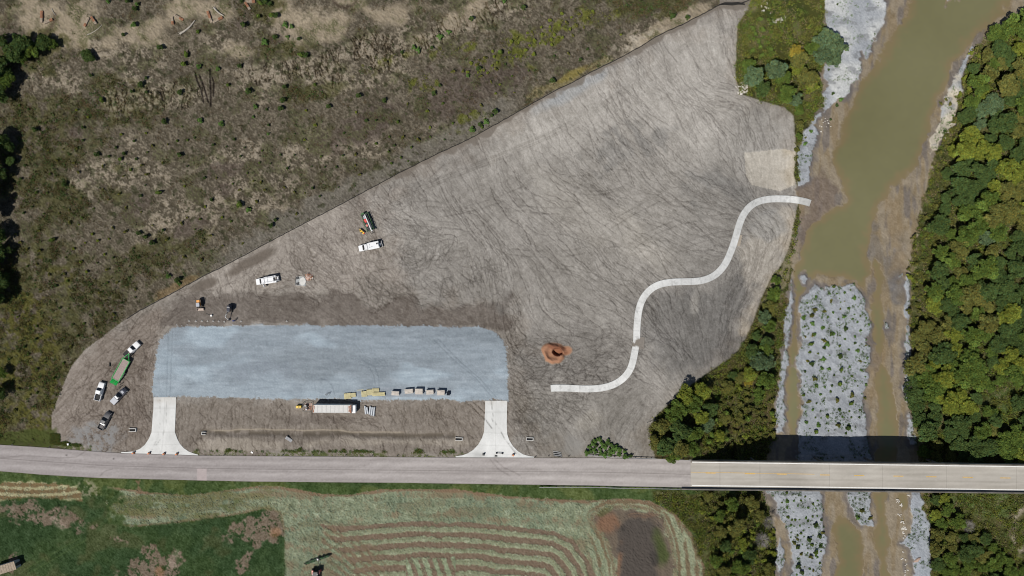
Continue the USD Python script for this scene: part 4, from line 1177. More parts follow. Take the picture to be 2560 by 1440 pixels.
def service_truck(t, rails):
    part(t, 'body', tm(sect([(.9, 1.0, .45, 1.18, .95), (2.2, 1.0, .45, 1.22, .92), (3.1, .96, .45, 1.12, .84), (3.38, .85, .5, .92, .74)]), bx(-1.4, 0, .66, 4.4, .9, .3)), WHITE, 30)
    part(t, 'cab', sect([(.55, .94, 1.1, 2.0, .80), (1.35, .94, 1.1, 2.02, .80), (2.1, .92, 1.1, 1.24, .88)]), WHITE, 25)
    part(t, 'windshield', hull([(2.14, -.78, 1.26), (2.14, .78, 1.26), (1.42, -.70, 1.98), (1.42, .70, 1.98), (2.05, -.78, 1.2), (2.05, .78, 1.2), (1.36, -.7, 1.9), (1.36, .7, 1.9)]), GLASS)
    for s in (-1, 1):
        part(t, 'side_window', hull([(1.85, s * .935, 1.25), (.7, s * .945, 1.25), (.7, s * .835, 1.9), (1.3, s * .835, 1.92), (1.8, s * .85, 1.25), (.75, s * .85, 1.25)]), GLASS)
        part(t, 'mirror', rb(1.75, s * 1.14, 1.35, .16, .3, .26, .04), DARK)
        part(t, 'headlight', rb(3.2, s * .72, .86, .18, .34, .2, .04), LAMP)
        part(t, 'tool_cabinet', rb(-1.35, s * .82, 1.22, 3.5, .5, .95, .03), WHITE)
        part(t, 'cabinet_lid', rb(-1.35, s * .82, 1.73, 3.54, .54, .06, .02), WHITE)
    part(t, 'front_bumper', rb(3.38, 0, .56, .2, 1.9, .24, .05), CHROME)
    part(t, 'service_bed', bx(-1.35, 0, .95, 3.5, 1.14, .1), PALEW)
    part(t, 'bed_bulkhead', bx(.42, 0, 1.45, .06, 2.1, .9), WHITE)
    if rails:
        part(t, 'roof_panel', rb(-.95, 0, 1.93, 2.7, 1.95, .05, .02), WHITE)
        for s in (-1, 1):
            part(t, 'rack_rail', tm(tube([.9, s * .62, 2.2], [-4.3, s * .62, 2.2], .045), tube([.5, s * .62, 1.7], [.5, s * .62, 2.2], .04), tube([-2.4, s * .62, 1.7], [-2.4, s * .62, 2.2], .04)), WHITE)
        for x_ in (.5, -.5, -2.4):
            part(t, 'rack_crossbar', bx(x_, 0, 2.13, .07, 2.0, .06), WHITE)
        part(t, 'door', bx(1.05, 1.5, 1.1, .12, 1.0, 1.0, rz=20), WHITE)
        part(t, 'rear_step', bx(-3.45, 0, .62, .7, 1.9, .08), DARK)
    else:
        part(t, 'bed_lid', rb(-1.3, 0, 1.82, 3.4, 1.9, .06, .02), WHITE)
        for k, x_ in enumerate((-.2, -.9, -.3)):
            part(t, 'vent', rb(x_, (.35, .3, -.4)[k], 1.87, .3, .3, .06, .02), SILV)
        part(t, 'hose_reel', tube([-2.6, -.5, 1.95], [-2.6, -.1, 1.95], .22, 14), DARK, 35)
        part(t, 'rear_step', bx(-3.5, 0, .62, .8, 1.9, .08), DARK)
        part(t, 'rear_bumper', bx(-3.95, 0, .7, .08, 2.0, .12), WHITE)
    wheels(t, (2.35, -1.75), .88, .42, .28)


t = thing('service_truck', 'white service truck with ladder rack and open cab door near the rubble heap', 'service truck', base_at(666, 701, 1.3), heading((700, 694), (643, 703)) + 0)
service_truck(t, True)
t = thing('service_truck', 'white closed bed service truck below the loaded old green trailer', 'service truck', base_at(923, 616, 1.3), heading((951, 609), (899, 620)) + 0)
service_truck(t, False)

# bright green gooseneck trailer
t = thing('gooseneck_trailer', 'bright green gooseneck trailer with bare wooden deck and raised tail ramps', 'trailer', base_at(302, 926, .9), heading((286, 958), (320, 896)))
part(t, 'frame', tm(bx(.2, 1.16, .85, 7.2, .16, .34), bx(.2, -1.16, .85, 7.2, .16, .34), bx(3.8, 0, .85, .18, 2.4, .34), bx(-3.4, 0, .85, .18, 2.4, .34)), GREEN)
for k in range(7):
    part(t, 'deck_board', bx(.2, -.93 + k * .31, .97, 7.0, .29, .06), WOODP)
for s in (-1, 1):
    part(t, 'side_rail', tm(bx(.2, s * 1.22, 1.35, 7.2, .07, .12), *[bx(x_, s * 1.22, 1.15, .08, .06, .4) for x_ in np.linspace(-3.2, 3.6, 8)]), GREEN)
    part(t, 'neck_beam', tube([3.8, s * 1.1, 1.3], [6.0, 0, 1.65], .09), GREEN)
    part(t, 'ramp', tm(bx(-4.1, s * .6, 1.05, 1.4, 1.05, .10, ry=24), *[bx(-4.1 + k * .22, s * .6, 1.12 + k * -.10 * -1, .06, 1.05, .05, ry=24) for k in range(-3, 4)]), GREEN)
    part(t, 'fender', rb(-1.0, s * 1.36, .95, 2.2, .28, .12, .05), DGREEN)
part(t, 'headboard', bx(3.85, 0, 1.35, .1, 2.35, .6), GREEN)
part(t, 'coupler', tube([6.0, 0, .9], [6.0, 0, 1.7], .1), GREEN)
wheels(t, (-.5, -1.5), 1.36, .38, .24)

# old green trailer with a white boom on it
t = thing('equipment_trailer', 'old green trailer loaded with a long white boom and red machinery', 'trailer', base_at(919, 555, .9), heading((911, 531), (929, 577)))
part(t, 'frame', tm(bx(0, 1.1, .8, 5.6, .12, .25), bx(0, -1.1, .8, 5.6, .12, .25), bx(2.75, 0, .8, .12, 2.3, .25), bx(-2.75, 0, .8, .12, 2.3, .25)), DGREEN)
part(t, 'deck', bx(0, 0, .9, 5.4, 2.1, .06), DARK)
for s in (-1, 1):
    part(t, 'side_rail', tm(bx(0, s * 1.13, 1.4, 5.6, .06, .1), *[bx(x_, s * 1.13, 1.15, .06, .05, .5) for x_ in np.linspace(-2.7, 2.7, 7)]), DGREEN)
    part(t, 'gate', bx(2.6 if s > 0 else -2.9, s * .5, 1.2, .5, .9, .5), DGREEN)
part(t, 'boom', tm(tube([-2.3, .15, 1.9], [3.1, .35, 2.1], .17, 12), rb(3.1, .45, 2.0, .5, .4, .35, .08)), HARDH, 40)
part(t, 'engine', rb(-.5, -.35, 1.35, 1.1, .7, .8, .1), RED, 30)
part(t, 'pump', rb(1.0, -.45, 1.2, .7, .5, .55, .1), SALMON, 30)
part(t, 'tank', tube([-2.1, -.25, 1.4], [-1.1, -.25, 1.4], .38, 14), SILV, 40)
for k in range(5):
    part(t, 'tool', tube([-2 + k * .85, -.9, 1.05], [-1.3 + k * .85, -.75, 1.1 + .05 * k], .05), (STEEL, RED, DARK, WHITE, STEEL)[k])
part(t, 'side_pipe', tube([-2.4, .65, 1.3], [2.4, .8, 1.35], .06), PIPEC)
part(t, 'drawbar', tm(tube([2.75, .8, .75], [4.0, 0, .75], .06), tube([2.75, -.8, .75], [4.0, 0, .75], .06)), DARK)
wheels(t, (.5, -.5), 1.3, .36, .22)

t = thing('trowel_machine', 'small yellow and red attachment lying below the old green trailer', 'attachment', base_at(905, 578, .4), heading((898, 573), (912, 584)))
part(t, 'frame', tm(bx(0, .1, .6, 1.9, .12, .7), bx(0, -.25, .15, 1.7, .5, .12)), YELP)
part(t, 'blade', bx(.5, .1, .75, .8, .16, .12), TAN)
part(t, 'bracket', tm(bx(.2, -.3, .4, .3, .4, .5), bx(-.6, -.3, .3, .3, .3, .4)), DARK)
part(t, 'roller', tube([.9, -.4, .2], [.9, .1, .2], .18), RED)

# shipping container and the boxes at its end
t = thing('shipping_container', 'long white shipping container with rusty roof ends beside the gravel pad', 'shipping container', base_at(830, 1022.5, 2.9), -.3)
part(t, 'shell', bx(0, 0, 1.45, 11.6, 2.36, 2.66), RUSTW)
for k in range(44):
    part(t, 'roof_panel', bx(-5.45 + k * .25, 0, 2.83, .15, 2.2, .05), RUSTW)
for s in (-1, 1):
    part(t, 'roof_rail', bx(0, s * 1.17, 2.84, 11.7, .08, .12), RUSTW)
    part(t, 'bottom_rail', bx(0, s * 1.17, .1, 11.7, .1, .16), RUST)
    part(t, 'end_header', bx(s * 5.75, 0, 2.84, .35, 2.4, .14), RUST)
    for q in (-1, 1):
        part(t, 'corner_post', bx(s * 5.76, q * 1.13, 1.42, .16, .16, 2.84), RUST)
    part(t, 'door', bx(5.9, s * .58, 1.45, .06, 1.12, 2.5), RUSTW)
part(t, 'rust_patch', rb(5.25, 0, 2.875, .5, 1.9, .02, .01), RUST)
part(t, 'rust_patch', rb(-5.5, .4, 2.875, .3, 1.0, .02, .01), RUST)
for k, (v_, w_) in enumerate(((1018.2, 'upper'), (1028, 'lower'))):
    t = thing('storage_box', f'white lidded storage box at the container end, {w_} of the two', 'storage box', base_at(884.3, v_, 2.2), 0, 'boxes at the container end')
    part(t, 'box', rb(0, 0, 1.05, .95, 1.12, 2.1, .04), WHITE)
    part(t, 'lid', rb(0, 0, 2.15, 1.02, 1.2, .1, .03), WHITE)
    part(t, 'pallet', bx(0, 0, .03, 1.0, 1.15, .06), DARK)

t = thing('power_unit', 'yellow engine box left of the black frame by the container', 'generator', base_at(747, 1017, .7), 1)
part(t, 'housing', rb(0, 0, .65, 1.6, .75, .9, .08), YELP)
part(t, 'skid', bx(0, 0, .1, 1.7, .8, .16), DARK)
part(t, 'vent', bx(.1, 0, 1.11, .5, .3, .03), DARK)
t = thing('welding_frame', 'open black steel frame with machine parts left of the container', 'steel frame', base_at(767.5, 1017.5, .8), 0)
for s in (-1, 1):
    part(t, 'frame_bar', bx(0, s * 1.25, 1.1, 2.6, .09, .09), DARK)
    part(t, 'frame_bar', bx(s * 1.28, 0, 1.1, .09, 2.5, .09), DARK)
    for q in (-1, 1):
        part(t, 'leg', bx(s * 1.28, q * 1.25, .55, .09, .09, 1.1), DARK)
part(t, 'engine', rb(-.3, .25, .55, .9, .8, .8, .1), DARK)
part(t, 'gearbox', rb(-.5, .4, 1.0, .4, .35, .2, .05), HARDH)
part(t, 'hopper', rb(-.2, -.75, .6, .6, .5, .7, .08), SILV)
part(t, 'arm', tube([-.9, .3, .8], [.9, -.5, .7], .1), DARK)
part(t, 'floor_plate', bx(.2, 0, .08, 2.2, 2.2, .05), RUST)

for k, (a, b, c, d) in enumerate(((912.3, 1015, 914.5, 1034), (917.3, 1018, 919.6, 1033), (926.2, 1016, 924.0, 1035), (931.2, 1018, 928.8, 1037.5), (936.3, 1018, 934.0, 1039))):
    r = .3
    p, q = at(a, b, r), at(c, d, r)
    m = (p + q) / 2
    t = thing('culvert_pipe', f'pale grey plastic pipe lying right of the container, {("leftmost", "second from left", "middle one", "second from right", "rightmost")[k]} of five', 'pipe', (m[0], m[1], m[2] - r), 0, 'pale pipes right of the container')
    p, q = p - m + [0, 0, r], q - m + [0, 0, r]
    L = np.linalg.norm(q - p)
    part(t, 'barrel', tm(tube(p, q, r - .03, 18), *[tube(p + (q - p) * x_, p + (q - p) * (x_ + .03), r, 18) for x_ in np.linspace(.03, .93, 9)]), PIPEC, 35)
    part(t, 'end_bell', tube(q, q + (q - p) / L * .12, r + .03, 18), PIPEC, 35)


# timber
def planks(name, label, cat, u, v, w, d, h, rot, mat, nx, layers, along='x', group=None, seed=0):
    rg = np.random.default_rng(seed)
    t = thing(name, label, cat, base_at(u, v, h), rot, group)
    n = nx
    for l in range(layers):
        hh = h / layers
        for k in range(n):
            ww = d / n
            ln = w * rg.uniform(.93, 1.02)
            part(t, 'board', bx(rg.uniform(-.04, .04), -d / 2 + ww * (k + .5), hh * (l + .5), ln, ww * .86, hh * .86, rz=rg.uniform(-1, 1)), mat)
    for x_ in (-.35, .35):
        part(t, 'bearer', bx(w * x_, 0, .0, .1, d * .95, .1), mat)
    return t


YG = 'yellow pine boards stacked on the gravel pad'
for k, (u, v, w, d, h, r, nx, ly, lb) in enumerate((
        (869, 990, 1.8, 2.2, .5, 96, 7, 3, 'yellow pine boards stacked on the pad corner, leftmost pile'),
        (883, 987.5, 1.6, 1.3, .5, 4, 5, 3, 'short yellow pine pile touching the leftmost pile'),
        (910, 985, 1.8, 1.7, .6, 95, 6, 3, 'yellow pine pile with boards turned upright to the row, third from left'),
        (925.5, 981, 2.2, 1.8, .5, 3, 6, 3, 'wide yellow pine pile at the middle of the pine row'),
        (939, 975, 2.2, 1.0, .45, 0, 4, 3, 'small yellow pine pile behind the longest pile'),
        (946.5, 985.5, 4.0, 1.15, .6, 2, 4, 4, 'longest yellow pine pile at the right end of the pine row'))):
    planks('lumber_pile', lb, 'lumber pile', u, v, w, d, h, r, PINE, nx, ly, group=YG, seed=k)
t = thing('loose_board', 'single thin board lying behind the yellow pine piles', 'board', base_at(901, 975, .05), 3)
part(t, 'board', bx(0, 0, .05, 1.9, .18, .08), PINE)
part(t, 'bearer', bx(.7, 0, .02, .1, .3, .05), PINE)
WG = 'white timber stacks on the gravel pad'
for k, (u, v, w, d, h, r, nx, lb) in enumerate((
        (988, 983.5, 2.35, 1.25, 1.3, -2, 5, 'white timber stack standing alone right of the yellow pine'),
        (1022, 978.5, 2.6, 1.4, 1.15, 5, 6, 'white timber stack with splayed board ends, second from left'),
        (1047, 979, 2.4, 1.7, 1.35, -1, 6, 'neat white timber stack, middle one of the five'),
        (1074.5, 980.5, 2.3, 1.4, 1.2, 3, 6, 'white timber stack with a loose board on top, fourth from left'),
        (1102, 982, 2.4, 1.55, 1.4, -1, 6, 'white timber stack beside the small black box, rightmost'))):
    t = planks('timber_stack', lb, 'timber stack', u, v, w, d, h, r, PALEW, nx, 4, group=WG, seed=20 + k)
    if k in (3, 4):
        part(t, 'board', bx(-.2, .5, h + .05, 2.5, .14, .08, rz=-9), PALEW, label='loose board lying askew on top')
t = thing('tool_chest', 'small black box right of the last white timber stack', 'box', base_at(1121, 983.5, .5), -2)
part(t, 'box', rb(0, 0, .35, .85, 1.1, .7, .06), DARK)
part(t, 'lid', rb(0, 0, .73, .9, 1.15, .08, .03), GLASS)
t = thing('trestle', 'small black trestle on the gravel pad above the container', 'trestle', base_at(819, 985, .6), 18)
part(t, 'beam', bx(0, 0, .9, 1.5, .1, .12), DARK)
for s in (-1, 1):
    part(t, 'leg', tm(tube([s * .5, .05, .9], [s * .5, .35, 0], .04), tube([s * .5, -.05, .9], [s * .5, -.35, 0], .04)), DARK)

# concrete slab and rubble heap
t = thing('washout_slab', 'pale concrete puddle in a dark sheet next to the rubble heap', 'concrete washout', at(752, 703, 0), -4)
part(t, 'sheet', bx(0, 0, .06, 3.2, 3.0, .06), GCONC)
rg = np.random.default_rng(5)
part(t, 'concrete_cake', hull([(math.cos(a) * 1.05 * rg.uniform(.85, 1.1) + .65, math.sin(a) * 1.35 * rg.uniform(.85, 1.1), z_) for a in np.linspace(0, 6.1, 14) for z_ in (.08, .28)]), CONB)
for p_, s_ in (((-1.1, 1.0, .15), (.9, .9, .2)), ((-.9, -.9, .15), (.8, .8, .2)), ((-.35, -.35, .15), (.5, .3, .16))):
    part(t, 'debris', rb(*p_, *s_, .05, 20), DARK)
for s in (-1, 1):
    part(t, 'edge_board', bx(0, s * 1.5, .1, 3.2, .09, .2), PALEW)
part(t, 'edge_board', bx(-1.6, 0, .1, .09, 3.0, .2), DARK)
t = thing('rubble_heap', 'brown heap of broken clay and timber scraps beside the concrete puddle', 'rubble heap', at(772, 692, 0), 0)
part(t, 'heap', hull([(math.cos(a) * r_, math.sin(a) * r_, z_) for a in np.linspace(0, 6, 12) for r_, z_ in ((1.25, 0), (.8, .35), (.2, .6))]), RUST)
for k in range(70):
    a, r_ = rg.uniform(0, 6.28), 1.35 * math.sqrt(rg.uniform(0, 1))
    z_ = max(.05, .55 - .4 * r_)
    part(t, 'scrap', bx(r_ * math.cos(a), r_ * math.sin(a), z_, rg.uniform(.15, .6), rg.uniform(.1, .3), rg.uniform(.08, .25), rg.uniform(0, 180), rg.uniform(-25, 25)), (BRICKO, DARK, CREAM, RUST, PALEW, DARK)[k % 6])

# skid steer and mini excavator
t = thing('skid_steer', 'orange and black skid steer with tan bucket down, on the dark strip', 'skid steer', base_at(497, 760, 1.2), -86)
for s in (-1, 1):
    part(t, 'track', rb(-.1, s * .72, .36, 1.9, .36, .68, .3), BLACK, 40)
    part(t, 'lift_arm', tm(bx(-.2, s * .78, 1.35, 1.9, .12, .22, ry=14), bx(1.05, s * .62, .75, .7, .12, .22, ry=62)), DARK)
part(t, 'body', rb(-.35, 0, .95, 1.9, 1.05, .8, .12), ORANGE, 30)
part(t, 'engine_cover', rb(-.85, 0, 1.5, .85, 1.0, .5, .1), ORANGE, 30)
part(t, 'cab', tm(*[bx(x_, y_, 1.6, .08, .08, 1.0) for x_ in (-.3, .75) for y_ in (-.48, .48)]), DARK)
part(t, 'cab_glass', rb(.22, 0, 1.5, .98, .92, .8, .06), GLASS, 30)
part(t, 'cab_roof', rb(.22, 0, 2.05, 1.2, 1.08, .1, .05), SILV)
part(t, 'exhaust_grille', bx(-1.32, 0, 1.35, .06, .8, .6), DARK)
part(t, 'bucket', tm(bx(1.75, 0, .12, .75, 2.05, .05), bx(1.42, 0, .42, .06, 2.05, .62), bx(1.7, 1.02, .35, .65, .05, .5), bx(1.7, -1.02, .35, .65, .05, .5)), TAN)
t = thing('mini_excavator', 'dark blue mini excavator reaching its arm down to the stakes', 'mini excavator', base_at(572, 773, 1.3), -95)
for s in (-1, 1):
    part(t, 'track', rb(-.05, s * .68, .3, 2.1, .36, .58, .28), BLACK, 40)
part(t, 'house', rb(-.35, 0, .95, 1.6, 1.45, .6, .15), NAVY, 30)
part(t, 'engine_cover', rb(-.85, 0, 1.4, .6, 1.3, .45, .12), NAVY, 30)
part(t, 'cab', rb(.1, .3, 1.75, 1.2, .85, 1.3, .1), GLASS, 30)
part(t, 'cab_roof', rb(.1, .3, 2.43, 1.25, .9, .08, .04), NAVY, 30)
part(t, 'roof_stripe', bx(-.5, .3, 2.45, .08, 1.0, .08), HARDH)
part(t, 'boom', tm(tube([.55, -.1, 1.0], [1.5, -.25, 2.2], .14, 10), tube([1.5, -.25, 2.2], [2.5, -.55, 2.1], .13, 10)), STEEL, 40)
part(t, 'stick', tm(tube([2.5, -.55, 2.15], [3.3, -.1, .8], .1, 10), tube([2.3, -.5, 2.35], [3.0, -.3, 1.6], .05)), HARDH, 40)
part(t, 'bucket', hull([(3.2, -.4, .75), (3.2, .25, .75), (3.6, -.4, .2), (3.6, .25, .2), (3.1, -.4, .2), (3.1, .25, .2)]), DARK)
part(t, 'dozer_blade', bx(-1.35, 0, .3, .1, 1.6, .45), NAVY)


# the workman: one continuous body, clothes over it
def chain(bones):
    ms = []
    for (a, ra), (b, rb_) in bones:
        ms.append(m3.Manifold.hull(m3.Manifold.sphere(ra, 14).translate(list(map(float, a))) + m3.Manifold.sphere(rb_, 14).translate(list(map(float, b)))))
    m = m3.Manifold.batch_boolean(ms, m3.OpType.Add).refine_to_length(.05).to_mesh()
    t_ = trimesh.Trimesh(m.vert_properties[:, :3], m.tri_verts)
    trimesh.smoothing.filter_taubin(t_, iterations=6)
    return t_


def person(label, u, v, rz, top, legs, hat):
    t = thing('person', label, 'person', base_at(u, v, .9), rz)
    J = dict(hip=(0, 0, .92), ch=(.03, 0, 1.36), nk=(.05, 0, 1.50), hd=(.10, 0, 1.66))
    body = [((J['hip'], .15), (J['ch'], .17)), ((J['ch'], .11), (J['nk'], .06)), ((J['nk'], .06), (J['hd'], .10)), (((.13, 0, 1.70), .095), ((.08, 0, 1.72), .10)), (((.19, 0, 1.66), .022), ((.205, 0, 1.64), .02))]
    arms, legsb = [], []
    for s in (-1, 1):
        sh, el, wr = (.02, s * .20, 1.40), (.08, s * .30, 1.14), (.30, s * .24, 1.02)
        hp, kn, an = (0, s * .10, .90), (.05 * s, s * .11, .50), (.04 * s, s * .12, .09)
        arms += [((J['ch'], .09), (sh, .08)), ((sh, .065), (el, .048)), ((el, .046), (wr, .034))]
        legsb += [((hp, .10), (kn, .065)), ((kn, .064), (an, .042)), ((an, .045), ((an[0] + .17, an[1], .04), .035))]
        body += [((wr, .034), ((wr[0] + .07, wr[1], wr[2] - .01), .036))]
        for k in range(4):
            f = (wr[0] + .09, wr[1] + s * (-.03 + .02 * k), wr[2])
            body += [((f, .011), ((f[0] + .05 + .01 * (k in (1, 2)), f[1], f[2] - .03), .009))]
        body += [(((wr[0] + .03, wr[1] - s * .03, wr[2]), .012), ((wr[0] + .08, wr[1] - s * .055, wr[2] - .01), .010))]
        body += [(((.10, s * .10, 1.67), .02), ((.09, s * .105, 1.70), .02))]
    part(t, 'body', chain(body + arms + legsb), SKIN, True)
    grow = lambda bs, k: [((a, ra + k), (b, rb_ + k)) for (a, ra), (b, rb_) in bs]
    part(t, 'shirt', chain(grow([((J['hip'], .15), (J['ch'], .17))] + [b for b in arms], .012)), top, True)
    part(t, 'trousers', chain(grow([x_ for x_ in legsb if x_[0][0][2] > .3] + [(((0, -.09, .9), .13), ((0, .09, .9), .13))], .014)), legs, True)
    part(t, 'hat', tm(trimesh.creation.icosphere(2, .125).apply_translation([.09, 0, 1.74]).slice_plane([0, 0, 1.73], [0, 0, 1], cap=True), tube([.10, 0, 1.725], [.10, 0, 1.74], .155, 18)), hat, 40)
    return t


person('person in blue work clothes standing beside the excavator bucket', 585, 802, 120, BLUE, BLUE, BLUE)
t = thing('water_cooler', 'small white lidded bucket on the dark strip between the two machines', 'bucket', base_at(528.5, 789, .3), 0)
part(t, 'bucket', tube([0, 0, 0], [0, 0, .5], .24, 16, .28), HARDH, 40)
part(t, 'lid', tube([0, 0, .5], [0, 0, .56], .31, 16), HARDH, 40)
t = thing('shovel', 'dark long handled shovel lying left of the white bucket', 'shovel', at(521, 786, .05), -20)
part(t, 'handle', tube([-.8, 0, .04], [.5, 0, .06], .05), DARK)
part(t, 'blade', bx(.75, 0, .06, .5, .34, .05), DARK)
stk = [(473, 802), (490, 803), (505, 802.5), (519, 803), (533, 803), (547, 803.5), (561, 804), (602.5, 803.5), (717, 803)]
for k, (u, v) in enumerate(stk):
    t = thing('survey_stake', f'pale wooden stake above the pad edge, {("leftmost", "second", "third", "fourth", "fifth", "sixth", "seventh", "eighth", "far right one")[k]} in the row', 'stake', at(u, v, 0), k * 17, 'stakes along the upper pad edge')
    part(t, 'post', bx(0, 0, .45, .10, .10, .9), PALEW)
    part(t, 'footing', rb(0, 0, .06, .45, .4, .12, .05), CONB)

# silt fence
t = tag(UsdGeom.Xform.Define(stage, '/World/silt_fence').GetPrim(), 'long black silt fence dividing bare lot from brushy slope', 'silt fence')
fp = resample(FENCE, 190)
fw = np.array([at(u, v, 0) for u, v in fp])
rgf = np.random.default_rng(3)
fw[:, :2] += rgf.normal(0, .05, (len(fw), 2))
lb = line_bar(fw, fw[:, 2] - .1, fw[:, 2] + .62 + rgf.normal(0, .05, len(fw)), .055)
part(t, 'fabric', lb, FABRIC)
for k in range(0, len(fw), 2):
    part(t, 'post', bx(fw[k, 0] - .05, fw[k, 1] + .08, fw[k, 2] + .4, .06, .06, 1.0), DARK)
flap = np.array([at(u, v, 0) for u, v in ((1797, 12), (1812, 9), (1830, 10), (1846, 8.5), (1862, 11))])
vv, ff_ = [], []
for k, p in enumerate(flap):
    hw = (.15, .42, .5, .42, .2)[k]
    vv += [p + [0, hw, .10], p + [0, -hw, .16], p + [0, -hw, .05], p + [0, hw, .02]]
for k in range(4):
    b = 4 * k
    for i in range(4):
        j = (i + 1) % 4
        ff_ += [[b + i, b + j, b + 4 + j], [b + i, b + 4 + j, b + 4 + i]]
fm = trimesh.Trimesh(vv, ff_ + [[0, 2, 1], [0, 3, 2], [16, 17, 18], [16, 18, 19]], process=False)
fm.fix_normals()
part(t, 'fallen_flap', fm, FABRIC, label='wide flap of fabric lying flat')

# guard rails and bridge approach posts
for nm, pts, lab in (('guardrail', [(1348, 1217.5), (1400, 1216), (1460, 1216.5), (1560, 1219), (1700, 1221.5)], 'galvanised guardrail on the field side of the road before the bridge'),
                     ('guardrail', [(1465, 1137), (1500, 1139.5), (1560, 1143), (1640, 1146), (1726, 1149.5)], 'galvanised guardrail on the lot side of the road, partly under a tree')):
    t = tag(UsdGeom.Xform.Define(stage, path_for('/World', nm)).GetPrim(), lab, 'guardrail')
    P_ = resample(pts, 60)
    wv = np.array([world(u, v, 0) for u, v in P_])
    part(t, 'beam', line_bar(wv, -.0 + .45, .78, .05), STEEL)
    for k in range(1, 60, 3):
        s = 1 if 'lot' in lab else -1
        part(t, 'post', bx(wv[k, 0], wv[k, 1] + s * .14, .1, .14, .2, 1.1), DARK)
for k, (u, v) in enumerate([(31, 1111), (124, 1118), (164, 1122), (562, 1136.5), (708, 1137), (782, 1138), (865, 1138), (931, 1138), (994, 1138.5), (1067, 1139.5), (1339, 1141), (1372, 1139), (1422, 1140)]):
    t = thing('marker_post', f'short dark road marker post on the lot side, {("first", "second", "third", "fourth", "fifth", "sixth", "seventh", "eighth", "ninth", "tenth", "eleventh", "twelfth", "thirteenth")[k]} from the left', 'marker post', (*world(u, v, -.1)[:2], -.12), 0, 'marker posts along the road')
    part(t, 'post', tube([0, 0, 0], [0, 0, 1.05], .07, 8), DARK)
    part(t, 'base', bx(0, 0, .08, .35, .3, .12), DARK)
for k, (u, v) in enumerate([(335, 1132), (374, 1132.5), (411, 1134), (443, 1134.5), (1209, 1135.5), (1283, 1137)]):
    t = thing('traffic_drum', f'orange traffic drum at the {"left" if k < 4 else "right"} drive mouth, {("first", "second", "third", "fourth", "first", "second")[k]} from the left', 'traffic drum', (*world(u, v, .03)[:2], .045), 20 * k, 'traffic drums at the drive mouths')
    part(t, 'drum', tube([0, 0, .08], [0, 0, 1.0], .29, 16, .22), BARR if k not in (4,) else DARK, 40)
    part(t, 'base', bx(0, 0, .05, .75, .75, .1, 45 * (k == 5)), BLACK)
    part(t, 'band', tube([0, 0, .55], [0, 0, .68], .275, 16, .265), HARDH, 40)
t = thing('barricade', 'folded black road barricade lying on the right drive', 'barricade', (*world(1249, 1133, .05)[:2], .05), -3)
part(t, 'rail', bx(0, .12, .5, 2.2, .06, .16), DARK)
part(t, 'rail', bx(0, -.12, .45, 1.9, .06, .16), HARDH)
for s in (-1, 1):
    part(t, 'foot', bx(s * .9, 0, .08, .5, .5, .14), BLACK)
    part(t, 'upright', bx(s * .9, 0, .35, .08, .2, .6), DARK)
t = thing('sandbag_base', 'square black rubber base on the right drive below the barricade', 'sign base', (*world(1240, 1140, .03)[:2], .045), 0)
part(t, 'pad', bx(0, 0, .06, .75, .5, .1), BLACK)
part(t, 'socket', bx(0, 0, .14, .2, .2, .08), HARDH)
t = thing('rail_bundle', 'bundle of long steel rails on the verge right of the drive', 'rail bundle', (*world(1394, 1135.5, 0)[:2], -.1), -8)
for k in range(6):
    part(t, 'rail', bx(-.3 + k * .1, .75 - k * .28, .18, 2.6, .12, .16, rz=(-3, 2, -1, 3, 0, -2)[k]), DARK if k % 2 else STEEL)
t = thing('utility_box', 'small white box in the grass verge left of the gravel entrance', 'utility box', (*world(172, 1110, 0)[:2], -.1), 6)
part(t, 'box', rb(0, 0, .3, .45, .55, .6, .04), HARDH)
part(t, 'lid', rb(0, 0, .62, .5, .6, .06, .02), HARDH)
t = thing('utility_box', 'tilted white plate in the verge right of the left drive', 'utility plate', (*world(630, 1131, 0)[:2], -.1), -40)
part(t, 'plate', bx(0, 0, .2, .7, .42, .08), HARDH)
part(t, 'stub', bx(0, 0, .1, .2, .2, .2), DARK)

# culvert headwalls
for u, v, L_, wd, op, lb in ((332.5, 1074.5, 2.2, .95, -1, 'white concrete headwall opening left, left of the left drive'), (1147.5, 1097, 2.3, .8, -1, 'white concrete headwall at the right end of the ditch'),
                             (1324.5, 1097, 2.3, .8, 0, 'white concrete headwall right of the right drive'), (509, 1083.5, 1.3, .8, 1, 'half buried white headwall at the left end of the ditch')):
    t = thing('culvert_headwall', lb, 'culvert headwall', (*world(u, v, 0)[:2], zg(u, v) - .25), -2)
    for s in (-1, 1):
        part(t, 'side_wall', bx(0, s * wd / 2, .35, L_, .18, .7), CONB)
    if op != 1:
        part(t, 'end_wall', bx(L_ / 2 - .1, 0, .36, .2, wd - .2, .72), CONB)
    if op >= 0:
        part(t, 'end_wall', bx(-L_ / 2 + .1, 0, .36, .2, wd - .2, .72), CONB)
    part(t, 'opening', bx(0, 0, .28, L_ - .42, wd - .2, .06), BLACK)
t = thing('drain_grate', 'dark grey slatted panel lying on the ditch bank', 'panel', base_at(722, 1098, .1), -32)
part(t, 'panel', bx(0, 0, .1, 2.2, .9, .1), SILV)
for k in range(4):
    part(t, 'slat', bx(0, -.33 + k * .22, .17, 2.1, .08, .04), DARK)
t = thing('tarp_roll', 'black rolled bundle on the dirt left of the green trailer', 'bundle', base_at(274.5, 912, .2), 82)
part(t, 'roll', tm(tube([-.5, 0, .2], [.5, .05, .2], .2, 10), tube([.3, .1, .25], [.75, .2, .1], .09)), FABRIC, 40)
part(t, 'strap', tube([-.1, 0, .2], [.05, 0, .2], .22, 10), DARK)
